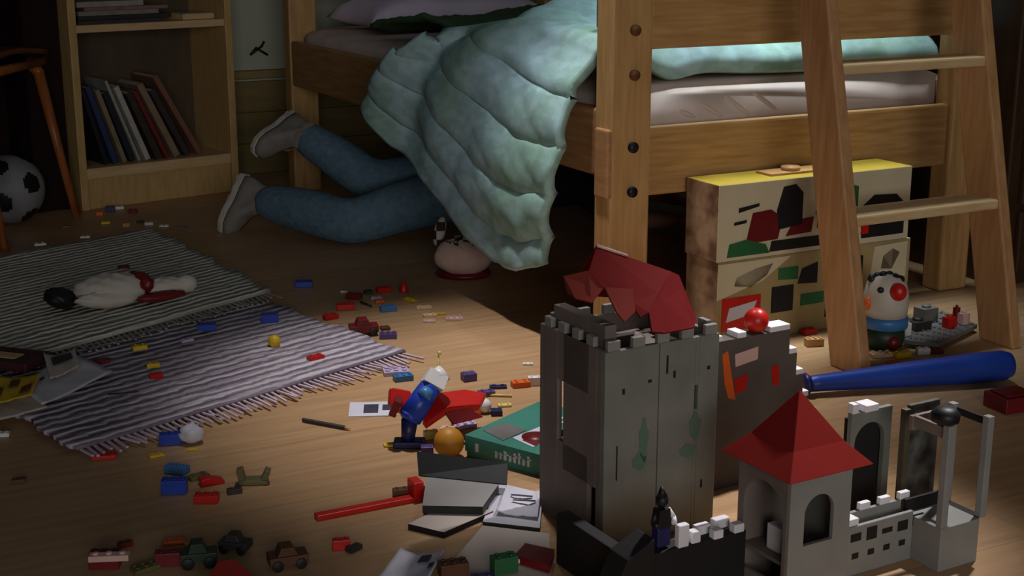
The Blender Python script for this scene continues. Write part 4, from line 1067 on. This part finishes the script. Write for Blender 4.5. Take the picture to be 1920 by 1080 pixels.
# ------------------------------------------------------------------ green game box
g0, g1, g2 = floor_at(875, 856), floor_at(1040, 902), floor_at(940, 770)
gx = (g1 - g0).normalized(); gang = math.atan2(gx.y, gx.x)
gb = empty('game_box', 'teal green game box with red picture left of the castle tower', 'box', (g0.x, g0.y, 0), gang)
GL, GW, GH = (g1 - g0).length, 0.20, 0.038
o = MB(); o.bx(0, GL, 0, GW, 0, GH * 0.5); o.build('tray', TOY['teal'], gb, bevel=0.001)
o = MB(); o.bx(-0.002, GL + 0.002, -0.002, GW + 0.002, 0.010, GH); lid = o.build('lid', TOY['teal'], gb, bevel=0.001)
rr = random.Random(3)
o = MB()
x = 0.060
for hgt, wd in ((0.011, 0.004), (0.011, 0.003), (0.015, 0.005), (0.010, 0.004), (0.016, 0.004), (0.018, 0.003), (0.010, 0.004), (0.017, 0.004)):
    o.bx(x, x + wd, -0.0032, -0.0018, 0.013, 0.013 + hgt); o.bx(x, x + wd * 1.8, -0.0032, -0.0018, 0.013 + hgt * 0.6, 0.013 + hgt * 0.75); x += wd + 0.0052
o.bx(0.020, 0.026, -0.0032, -0.0018, 0.014, 0.028); o.build('lettering', M_paper, lid)
o = MB()
for k in range(7): o.bx(0.062 + k * 0.014, 0.068 + k * 0.014, 0.135, 0.165 - 0.006 * (k % 2), GH, GH + 0.0008)
o.build('lettering', M_paper, lid)
o = MB(); o.sheet([(0.070, 0.030, GH + 0.0006), (0.12, 0.016, GH + 0.0006), (0.125, 0.09, GH + 0.0006), (0.075, 0.10, GH + 0.0006)], 0.0008); o.build('picture_panel', M_paper, lid)
o = MB(); o.prism([(0.082 + 0.018 * (1 + math.cos(t)), 0.0) for t in (0, 1)] + [(0.1, 0.0001)], 0, 0.0001) if False else None
o.cyl((0.098, 0.055, GH + 0.0008), (0.098, 0.055, GH + 0.0022), 0.023, seg=20); o.sheet([(0.090, 0.03, GH + 0.0016), (0.120, 0.022, GH + 0.0016), (0.121, 0.05, GH + 0.0016), (0.10, 0.07, GH + 0.0016)], 0.001); o.build('picture', TOY['darkred'], lid)
o = MB(); o.sheet([(0.01, 0.03, GH + 0.0006), (0.065, 0.012, GH + 0.0006), (0.067, 0.07, GH + 0.0006), (0.02, 0.08, GH + 0.0006)], 0.0008); o.build('grey_panel', TOY['grey'], lid)

# ------------------------------------------------------------------ grey boxes, papers, ruler in front
def slab(name, lab, pts, z0, h, m, cat, edge=None):
    P3 = [floor_at(x, y, z0 + h) for x, y in pts]; c = sum(P3, Vector()) / len(P3)
    root = empty(name, lab, cat, (c.x, c.y, z0))
    Q = [p_ - c for p_ in P3]
    o = MB(); bm = o.bm
    a = [bm.verts.new((q.x, q.y, 0)) for q in Q]; b = [bm.verts.new((q.x, q.y, h)) for q in Q]
    n = len(Q); fs = [bm.faces.new(a[::-1]), bm.faces.new(b)]
    for i in range(n): fs.append(bm.faces.new((a[i], a[(i + 1) % n], b[(i + 1) % n], b[i])))
    bmesh.ops.recalc_face_normals(bm, faces=fs)
    for f in fs:
        if abs(f.normal.z) < 0.5: f.material_index = 1
    o.build('cover', [m, edge or m], root)
    return root, Q
M_greyc = mat('grey_card', (156, 150, 148), 0.7, (136, 130, 128), 8, 0.6)
r_, Q = slab('folder', 'open grey folder lid with black back edge beside the red ruler', [(792, 948), (905, 950), (935, 908), (800, 892)], 0.010, 0.012, M_greyc, 'folder', M_blackish)
o = MB(); o.sheet([Q[3] + Vector((-0.012, 0.0, 0.012)), Q[2] + Vector((0.012, -0.002, 0.012)), Q[2] + Vector((0.014, 0.028, 0.034)), Q[3] + Vector((-0.016, 0.028, 0.040))], 0.004); o.build('flap', M_blackish, r_)
slab('book', 'pale flat book with dark edges lying under the grey folder', [(765, 982), (832, 998), (925, 958), (850, 940)], 0.0, 0.009, M_paper2, 'book', M_castle_b)
slab('paper_stack', 'stack of white papers leaning against the castle side', [(905, 978), (1012, 990), (1018, 925), (935, 905)], 0.0, 0.007, M_paper, 'paper stack', TOY['darkgreen'])
paper('paper', 'white sheet with dark lines on top of the paper stack', [(930, 965), (1008, 975), (1014, 930), (950, 925)], 0.008, M_paper, 'paper', [(0.3, 0.9, 0.48, 0.54), (0.2, 0.8, 0.7, 0.76)])
a_, b_ = floor_at(592, 974), floor_at(778, 938)
d = b_ - a_; an = math.atan2(d.y, d.x)
ru = empty('ruler', 'long red ruler-like strip with upright end on the floor', 'ruler', (a_.x, a_.y, 0), an)
o = MB(); o.bx(0, d.length, -0.008, 0.008, 0, 0.008); o.build('strip', TOY['red'], ru, bevel=0.0015)
o = MB(); o.bx(d.length - 0.004, d.length + 0.012, -0.008, 0.02, 0, 0.030); o.build('end_block', TOY['red'], ru, bevel=0.0015)
B(752, 930, 'brown', 0.024, 'brown brick at the upright end of the red ruler', 0.3, h=.8)
slab('board', 'beige board lying in front of the grey folder', [(830, 1075), (1035, 1120), (1030, 1000), (905, 985)], 0.0, 0.006, M_paper2, 'board', M_paper2)
paper('paper', 'bluish white paper with dark picture at the lower edge', [(700, 1100), (800, 1100), (835, 1042), (752, 1042)], 0.009, M_paper, 'paper', [(0.55, 0.78, 0.62, 0.85), (0.85, 0.95, 0.4, 0.55)])
p = floor_at(945, 1068, 0.007)
B(945, 1072, 'green', 0.034, 'green block with pale top at the lower edge of the beige board', 0.4, h=1.1, z=0.008)
B(960, 1055, 'white', 0.020, 'small white brick behind the green block', 0.2, z=0.008)
B(905, 1085, 'purple', 0.030, 'purple plate on the beige board at the lower edge', 0.2, 'plate', z=0.008)
B(850, 1078, 'brown', 0.038, 'brown brick on the beige board at the lower edge', 0.3, h=.8, z=0.008)
slab('toy_plank', 'flat red plank lying against the castle foot', [(965, 1040), (1030, 1060), (1040, 1030), (985, 1018)], 0.007, 0.012, TOY['darkred'], 'toy')
slab('toy_box', 'red box corner at the lower edge beside the brown car', [(372, 1110), (510, 1110), (442, 1050), (410, 1052)], 0.0, 0.03, TOY['red'], 'box', TOY['pinkish'])

# ------------------------------------------------------------------ blue bat
bt0, bt1 = floor_at(1514, 742), floor_at(1893, 712)
bat = empty('toy_bat', 'thick blue plastic bat lying behind the castle', 'toy bat', (bt0.x, bt0.y, 0), math.atan2((bt1 - bt0).y, (bt1 - bt0).x))
L_ = (bt1 - bt0).length
o = MB()
prof = [(0.010, 0.0), (0.015, 0.006), (0.0155, 0.02), (0.018, L_ * 0.2), (0.024, L_ * 0.5), (0.0285, L_ * 0.8), (0.029, L_ * 0.95), (0.024, L_ * 0.99), (0.008, L_)]
Mb = Matrix.Translation((0, 0, 0.0225)) @ Matrix.Rotation(R(90), 4, 'Y')
o.lathe(prof, 24, M=Mb)
for v in o.bm.verts: v.co.z += 0.0075 * (v.co.x / L_)
o.build('barrel', mat('bat_blue', (26, 60, 150), 0.4, (20, 48, 128), 10, 0.6), bat)
o = MB(); o.lathe([(0.018, -0.010), (0.021, -0.004), (0.016, 0.002)], 20, M=Mb); o.build('knob', TOY['darkblue'], bat)
p = floor_at(1895, 764)
o = MB(); o.box((0.075, 0.06, 0.028), (0, 0, 0.014)); o.box((0.06, 0.045, 0.004), (0, 0, 0.03))
tag(o.build('red_box', TOY['darkred'], None, (p.x, p.y, 0), (0, 0, 0.4), bevel=0.002), 'dark red flat box at the right edge below the bat', 'box')

# ------------------------------------------------------------------ toy castle
CO = Vector((0.124, 1.802, 0)); CA = R(30)
ca = empty('toy_castle', 'large grey toy castle with red roofs in the right foreground', 'toy castle', CO, CA)
def panel_x(mb, a0, a1, b0, b1, z0, z1, holes=(), mi=0):
    """wall running along a (x) with rectangular or arched holes (a0, a1, z0, z1, arched)"""
    cuts = sorted(holes)
    x = a0
    for (h0, h1, hz0, hz1, arch) in cuts:
        if h0 > x: mb.bx(x, h0, b0, b1, z0, z1, mi)
        if hz0 > z0: mb.bx(h0, h1, b0, b1, z0, hz0, mi)
        if hz1 < z1: mb.bx(h0, h1, b0, b1, hz1, z1, mi)
        if arch:
            r = (h1 - h0) / 2; n = 8
            for s in (-1, 1):
                pts = [((h0 if s < 0 else h1), hz1)]
                for k in range(n + 1):
                    t = math.pi / 2 * k / n
                    pts.append(((h0 + h1) / 2 + s * r * math.cos(t), hz1 - r + r * math.sin(t)))
                mb.prism(pts, b0, b1, mi=mi)
        x = h1
    if x < a1: mb.bx(x, a1, b0, b1, z0, z1, mi)
def panel_y(mb, b0, b1, a0, a1, z0, z1, holes=(), mi=0):
    sub = MB(); panel_x(sub, b0, b1, -a1, -a0, z0, z1, holes, mi)
    bmesh.ops.transform(sub.bm, matrix=Matrix.Rotation(R(90), 4, 'Z'), verts=sub.bm.verts)
    me = bpy.data.meshes.new('tmp'); sub.bm.to_mesh(me); sub.bm.free()
    mb.bm.from_mesh(me); bpy.data.meshes.remove(me)
TW, TD, TH, TT = 0.190, 0.168, 0.285, 0.008
# big tower: front, left, back, right walls
o = MB(); panel_x(o, 0, 0.088, 0, TT, 0, TH); panel_x(o, 0.0895, TW, 0, TT, 0, TH, [(0.150, 0.156, 0.18, 0.215, 0)])
o.build('tower_front_wall', M_castle, ca, bevel=0.001)
o = MB()
for k in range(5): o.bx(0.004 + k * 0.0405, 0.024 + k * 0.0405, 0, TT, TH, TH + 0.014)
for k in range(4): o.bx(0, TT, 0.03 + k * 0.036, 0.048 + k * 0.036, TH, TH + 0.014)
for k in range(4): o.bx(TW - TT, TW, 0.02 + k * 0.038, 0.040 + k * 0.038, TH, TH + 0.014)
for k in range(4): o.bx(0.016 + k * 0.044, 0.036 + k * 0.044, TD - TT, TD, TH, TH + 0.014)
o.build('tower_battlements', M_castle_l, ca, bevel=0.001)
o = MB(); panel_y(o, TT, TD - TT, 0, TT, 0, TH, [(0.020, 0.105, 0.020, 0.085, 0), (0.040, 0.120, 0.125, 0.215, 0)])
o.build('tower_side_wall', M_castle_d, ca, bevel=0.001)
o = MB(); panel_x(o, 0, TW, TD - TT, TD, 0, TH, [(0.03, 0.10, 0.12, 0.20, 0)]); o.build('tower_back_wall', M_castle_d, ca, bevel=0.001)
o = MB(); panel_y(o, TT, TD - TT, TW - TT, TW, 0, TH, [(0.05, 0.10, 0.06, 0.14, 1)]); o.build('tower_right_wall', M_castle, ca, bevel=0.001)
for z in (0.105, TH - 0.035):
    o = MB(); o.bx(TT, TW - TT, TT, TD - TT, z, z + 0.006); o.build('tower_floor', M_castle_d, ca)
o = MB(); o.bx(0.010, 0.014, 0.05, 0.10, 0.111, 0.150); o.build('tower_inner_panel', TOY['darkred'], ca)
# printed stains and slits on the front
for (x, z, rx, rz) in ((0.152, 0.155, 0.010, 0.020), (0.065, 0.15, 0.008, 0.03), (0.058, 0.12, 0.012, 0.012), (0.14, 0.12, 0.014, 0.01)):
    o = MB(); o.prism([(x + rx * math.cos(2 * math.pi * k / 14) * (1 + 0.2 * math.sin(k * 2.3)), z + rz * math.sin(2 * math.pi * k / 14) * (1 + 0.2 * math.cos(k * 1.7))) for k in range(14)], -0.0006, 0.001)
    o.build('moss_print', M_stain, ca)
o = MB()
for (x, z, w_, h_) in ((0.028, 0.222, 0.004, 0.008), (0.070, 0.232, 0.006, 0.004), (0.100, 0.24, 0.003, 0.026), (0.112, 0.232, 0.004, 0.01), (0.170, 0.235, 0.005, 0.005), (0.02, 0.10, 0.002, 0.05), (0.165, 0.06, 0.003, 0.012)):
    o.bx(x, x + w_, -0.0006, 0.001, z, z + h_)
o.build('slit_print', M_castle_b, ca)
# torn red roof over the big tower
E0 = TH + 0.010
R1, R2 = Vector((0.042, 0.090, 0.407)), Vector((0.165, 0.085, 0.357))
o = MB()
o.sheet([R1, R2, (0.115, 0.045, 0.340), (0.082, 0.020, 0.324), (0.067, 0.018, 0.320), (0.060, 0.034, 0.340), (0.024, 0.045, 0.359), (0.010, 0.060, 0.383)], 0.003)
o.build('tower_roof', mat('roof_dark_red', (112, 26, 24), 0.85, (92, 18, 18), 10, 0.7, spec=0.1), ca)
o = MB(); o.sheet([R2, (0.176, 0.080, 0.351), (0.163, 0.020, 0.303), (0.140, -0.006, 0.301), (0.089, -0.008, 0.301), (0.068, -0.008, 0.306), (0.082, 0.020, 0.324), (0.115, 0.045, 0.340)], 0.003); o.build('roof_gable', mat('roof_deep_red', (108, 10, 12), 0.85, (88, 6, 8), 10, 0.7, spec=0.1), ca)
o = MB(); o.sheet([R1, R2, (0.180, 0.150, E0 + 0.004), (0.040, 0.160, E0 + 0.03)], 0.003); o.build('roof_rear_slope', M_roof, ca)
o = MB(); o.sheet([(-0.023, 0.070, 0.377), (0.010, 0.060, 0.383), (0.024, 0.045, 0.359), (-0.003, 0.030, 0.347), (-0.020, 0.045, 0.352), (-0.021, 0.065, 0.358)], 0.003); o.build('roof_flap', M_roof2, ca)
o = MB(); o.sheet([(0.020, 0.035, 0.364), (0.065, 0.035, 0.356), (0.054, 0.012, 0.331), (0.032, 0.005, 0.322), (0.024, 0.012, 0.335)], 0.003); o.build('roof_flap', M_roof2, ca)
o = MB(); o.tube([R1 + Vector((0, -0.002, 0.002)), R1 * 0.6 + R2 * 0.4 + Vector((0, -0.002, 0.002))], 0.0022, 8); o.build('roof_ridge_edge', TOY['pinkish'], ca)
o = MB(); o.bx(0.012, 0.03, 0.02, 0.15, TH - 0.028, E0 + 0.02); o.build('roof_inner_post', M_castle_d, ca)
# stepped wall behind, running right from the big tower
o = MB()
SB0, SB1 = 0.095, 0.120
st_top = [(TW, 0.402, 0.236), (0.402, 0.418, 0.196), (0.418, 0.433, 0.160), (0.433, 0.446, 0.122), (0.446, 0.462, 0.092)]
for a0, a1, h in st_top: o.bx(a0, a1, SB0, SB1, 0, h)
o.build('stepped_wall', mat('stepped_wall_grey', (100, 88, 84), 0.8, (76, 68, 64), 14, 0.8), ca)
o = MB()
for a0, a1, h in ((0.255, 0.272, 0.236), (0.300, 0.317, 0.236), (0.362, 0.402, 0.236), (0.402, 0.418, 0.196), (0.418, 0.433, 0.160), (0.433, 0.446, 0.122), (0.446, 0.462, 0.092)):
    o.bx(a0, a1 - 0.001, SB0 - 0.001, SB1 + 0.001, h, h + 0.009)
o.build('stepped_battlements', M_castle_lit, ca, bevel=0.0012)  # thin white caps paint the overhead light on each step
o = MB()
for pts in ([(0.272, 0.215), (0.282, 0.220), (0.292, 0.175), (0.300, 0.14), (0.286, 0.145), (0.278, 0.17)],): o.prism(pts, SB0 - 0.001, SB0 + 0.001)
o.build('orange_banner_print', TOY['orange'], ca)
o = MB()
for pts in ([(0.296, 0.172), (0.322, 0.178), (0.320, 0.154), (0.300, 0.148)], [(0.368, 0.180), (0.382, 0.183), (0.384, 0.148), (0.372, 0.152)]):
    o = MB(); o.prism(pts, SB0 - 0.001, SB0 + 0.001); o.build('red_banner_print', TOY['red'], ca)
o = MB()
for pts in ([(0.296, 0.212), (0.340, 0.218), (0.340, 0.198), (0.298, 0.192)],): o.prism(pts, SB0 - 0.001, SB0 + 0.001)
o.build('pink_banner_print', TOY['pinkish'], ca)
# roofed tower
RC = Vector((0.148, -0.215)); HB, HE, EH = 0.050, 0.068, 0.186
X0, X1, Y0, Y1 = RC.x - HB, RC.x + HB, RC.y - HB, RC.y + HB
o = MB(); panel_x(o, X0, X1, Y0, Y0 + 0.006, 0, EH, [(RC.x - 0.026, RC.x + 0.022, 0.085, 0.150, 1)]); o.build('gatehouse_front_wall', M_castle_l, ca, bevel=0.001)
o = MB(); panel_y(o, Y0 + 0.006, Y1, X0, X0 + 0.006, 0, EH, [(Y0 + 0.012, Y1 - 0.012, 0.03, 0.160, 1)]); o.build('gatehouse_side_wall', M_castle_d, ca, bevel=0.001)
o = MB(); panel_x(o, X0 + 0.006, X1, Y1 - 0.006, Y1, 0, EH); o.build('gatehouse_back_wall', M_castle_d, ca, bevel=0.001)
o = MB(); panel_y(o, Y0 + 0.006, Y1 - 0.006, X1 - 0.006, X1, 0, EH); o.build('gatehouse_right_wall', M_castle, ca, bevel=0.001)
o = MB(); o.bx(X0 + 0.006, X1 - 0.006, Y0 + 0.006, Y1 - 0.006, 0.055, 0.060); o.build('gatehouse_floor', M_castle_d, ca)
o = MB(); bm = o.bm
ap = bm.verts.new((RC.x, RC.y, EH + 0.086))
mid_ = [bm.verts.new((RC.x + sx * HB * 0.82, RC.y + sy * HB * 0.82, EH + 0.024)) for sx, sy in ((-1, -1), (1, -1), (1, 1), (-1, 1))]
ev = [bm.verts.new((RC.x + sx * HE, RC.y + sy * HE, EH - 0.004)) for sx, sy in ((-1, -1), (1, -1), (1, 1), (-1, 1))]
for k in range(4):
    bm.faces.new((mid_[k], mid_[(k + 1) % 4], ap)); bm.faces.new((ev[k], ev[(k + 1) % 4], mid_[(k + 1) % 4], mid_[k]))
bm.faces.new(ev[::-1]); bmesh.ops.recalc_face_normals(bm, faces=bm.faces)
o.build('gatehouse_roof', M_roof, ca, bevel=0.001)
# low courtyard wall coloured black for its shade, caps white for the overhead light
o = MB()
o.bx(-0.075, X0, -0.185, -0.160, 0, 0.082); o.bx(-0.075, -0.055, -0.16, 0.0, 0, 0.074)
o.prism([(-0.13, 0), (-0.05, 0), (-0.05, 0.105), (-0.09, 0.085)], -0.19, -0.15)
o.build('courtyard_wall', M_castle_b, ca, bevel=0.002)
o = MB()
for (a0, b0, l, w_, h) in ((-0.012, -0.188, 0.016, 0.010, 0.030), (0.010, -0.186, 0.014, 0.012, 0.016), (0.030, -0.170, 0.022, 0.011, 0.013), (0.062, -0.166, 0.024, 0.012, 0.013), (0.042, -0.190, 0.015, 0.012, 0.012), (0.076, -0.188, 0.016, 0.012, 0.012)):
    o.bx(a0, a0 + l, b0, b0 + w_, 0.082, 0.082 + h)
o.build('courtyard_battlements', M_castle_lit, ca, bevel=0.0015)
# pieces standing inside the gatehouse
o = MB(); o.bx(RC.x - 0.030, RC.x - 0.004, RC.y - 0.012, RC.y + 0.014, 0.060, 0.094); o.bx(RC.x - 0.036, RC.x + 0.006, RC.y - 0.035, RC.y - 0.023, 0.060, 0.070); o.build('gatehouse_inner_piece', M_castle_lit, ca, bevel=0.001)
# long low wall to the right with printed windows
LW0, LW1 = X1, 0.350
o = MB(); panel_x(o, LW0, LW1, -0.228, -0.222, 0, 0.070); panel_x(o, LW0, LW1, -0.205, -0.199, 0.0, 0.078); o.bx(LW0, LW1, -0.222, -0.205, 0.048, 0.053); o.build('low_wall', M_castle_l, ca, bevel=0.001)
o = MB()
for k in range(6): o.bx(LW0 + 0.012 + k * 0.028, LW0 + 0.030 + k * 0.028, -0.2288, -0.2275, 0.046 + 0.003 * (k % 2), 0.056 + 0.004 * (k % 3)); o.bx(LW0 + 0.016 + k * 0.028, LW0 + 0.027 + k * 0.028, -0.2288, -0.2275, 0.024, 0.032)
o.build('window_print', M_castle_b, ca)
o = MB()
for k in range(5): o.bx(LW0 + 0.004 + k * 0.036, LW0 + 0.022 + k * 0.036, -0.206, -0.198, 0.078, 0.088)
o.bx(LW0, LW0 + 0.012, -0.235, -0.222, 0.070, 0.105); o.bx(LW0 + 0.014, LW0 + 0.055, -0.226, -0.205, 0.070, 0.080)
o.build('low_wall_battlements', M_castle_lit, ca, bevel=0.001)
# arched rear wall of the right court
o = MB(); panel_x(o, 0.322, 0.398, -0.130, -0.122, 0, 0.182, [(0.330, 0.386, 0.0, 0.164, 1)]); o.build('arch_wall', M_castle, ca, bevel=0.001)
o = MB(); o.bx(0.324, 0.394, -0.118, -0.114, 0, 0.172); o.build('arch_shade_board', M_castle_b, ca)  # black board painting the shade inside the arch
o = MB(); o.bx(0.342, 0.366, -0.136, -0.112, 0.182, 0.192); o.bx(0.322, 0.332, -0.132, -0.12, 0.182, 0.196); o.build('arch_battlements', M_castle_lit, ca, bevel=0.001)
o = MB(); o.bx(0.398, 0.408, -0.156, -0.146, 0, 0.182); o.build('court_post', mat('olive_post', (96, 88, 70), 0.8, (70, 64, 50), 12, 0.6), ca)
o = MB(); o.bx(0.412, 0.470, -0.150, -0.143, 0, 0.185); o.build('stone_print_wall', mat('stone_print', (40, 38, 36), 0.8, (104, 104, 98), 34, 0.35), ca, bevel=0.001)
# open corner tower on the right
G0, G1, GB0, GB1 = 0.350, 0.434, -0.278, -0.205
o = MB(); o.bx(G0, G1 - 0.012, GB0, GB1, 0, 0.062); o.build('corner_tower_base', M_castle_l, ca, bevel=0.001)
o = MB(); o.bx(G1 - 0.012, G1, GB0 + 0.012, GB1, 0, 0.062); o.build('corner_tower_shade', M_castle_b, ca)  # solid black block in place of a shaded recess
for (x, y) in ((G0, GB0), (G1 - 0.011, GB0), (G1 - 0.011, GB1 - 0.011)):
    o = MB(); o.bx(x, x + 0.011, y, y + 0.011, 0.062, 0.205); o.build('corner_post', M_castle_l, ca, bevel=0.001)
o = MB(); o.bx(G0, G1 - 0.011, GB1 - 0.009, GB1 - 0.003, 0.180, 0.200); o.build('corner_beam', M_castle_d, ca)
o = MB(); o.bx(G0 + 0.003, G0 + 0.009, GB0 + 0.011, GB1 - 0.003, 0.185, 0.2); o.build('corner_beam', M_castle_d, ca)
o = MB(); o.bx(G1 - 0.004, G1 - 0.001, GB0 + 0.011, GB1 - 0.011, 0.19, 0.2); o.build('corner_rail', M_castle_b, ca)
o = MB(); o.bx(G0, G1 - 0.011, GB1 - 0.008, GB1 - 0.004, 0.062, 0.080); o.build('corner_rail', M_castle_b, ca)
o = MB(); o.lathe([(0.010, 0.0), (0.018, 0.004), (0.019, 0.014), (0.012, 0.022)], 20, M=Matrix.Translation((G0 + 0.004, GB0 + 0.012, 0.2055)))
o.build('corner_pot', M_blackish, ca)
# red ball on the stepped wall
q = CO + Matrix.Rotation(CA, 3, 'Z') @ Vector((0.345, (SB0 + SB1) / 2, 0.2362 + 0.019))
o = MB(); o.sph((0, 0, 0), 0.019, seg=24)
tag(o.build('toy_ball', TOY['red'], None, q), 'shiny red ball resting on top of the stepped castle wall', 'ball')
# knight on the courtyard wall
kp = Vector((-0.028, -0.172, 0.0845))
q = CO + Matrix.Rotation(CA, 3, 'Z') @ kp
kn = empty('toy_knight', 'small dark toy knight with a highlight painted on one arm standing on the castle courtyard wall', 'toy figure', q, CA)
o = MB(); o.box((0.020, 0.014, 0.026), (0, 0, 0.013)); o.build('legs', TOY['darkblue'], kn, bevel=0.002)
o = MB(); o.prism([(-0.011, 0.026), (0.011, 0.026), (0.008, 0.050), (-0.008, 0.050)], -0.007, 0.007); o.build('torso', TOY['black'], kn)
o = MB(); o.sph((0, 0, 0.060), 0.0085, (1, 1, 1.1), seg=14); o.cyl((0, 0, 0.066), (0, 0.002, 0.078), 0.007, 0.001, seg=10); o.build('helmet', TOY['black'], kn)
for s in (-1, 1):
    o = MB(); o.tube([(s * 0.009, 0, 0.047), (s * 0.015, -0.004, 0.036), (s * 0.012, -0.011, 0.030)], 0.0038, 8); o.build('arm', M_castle_lit if s > 0 else TOY['black'], kn)  # white arm is a highlight put into the colour
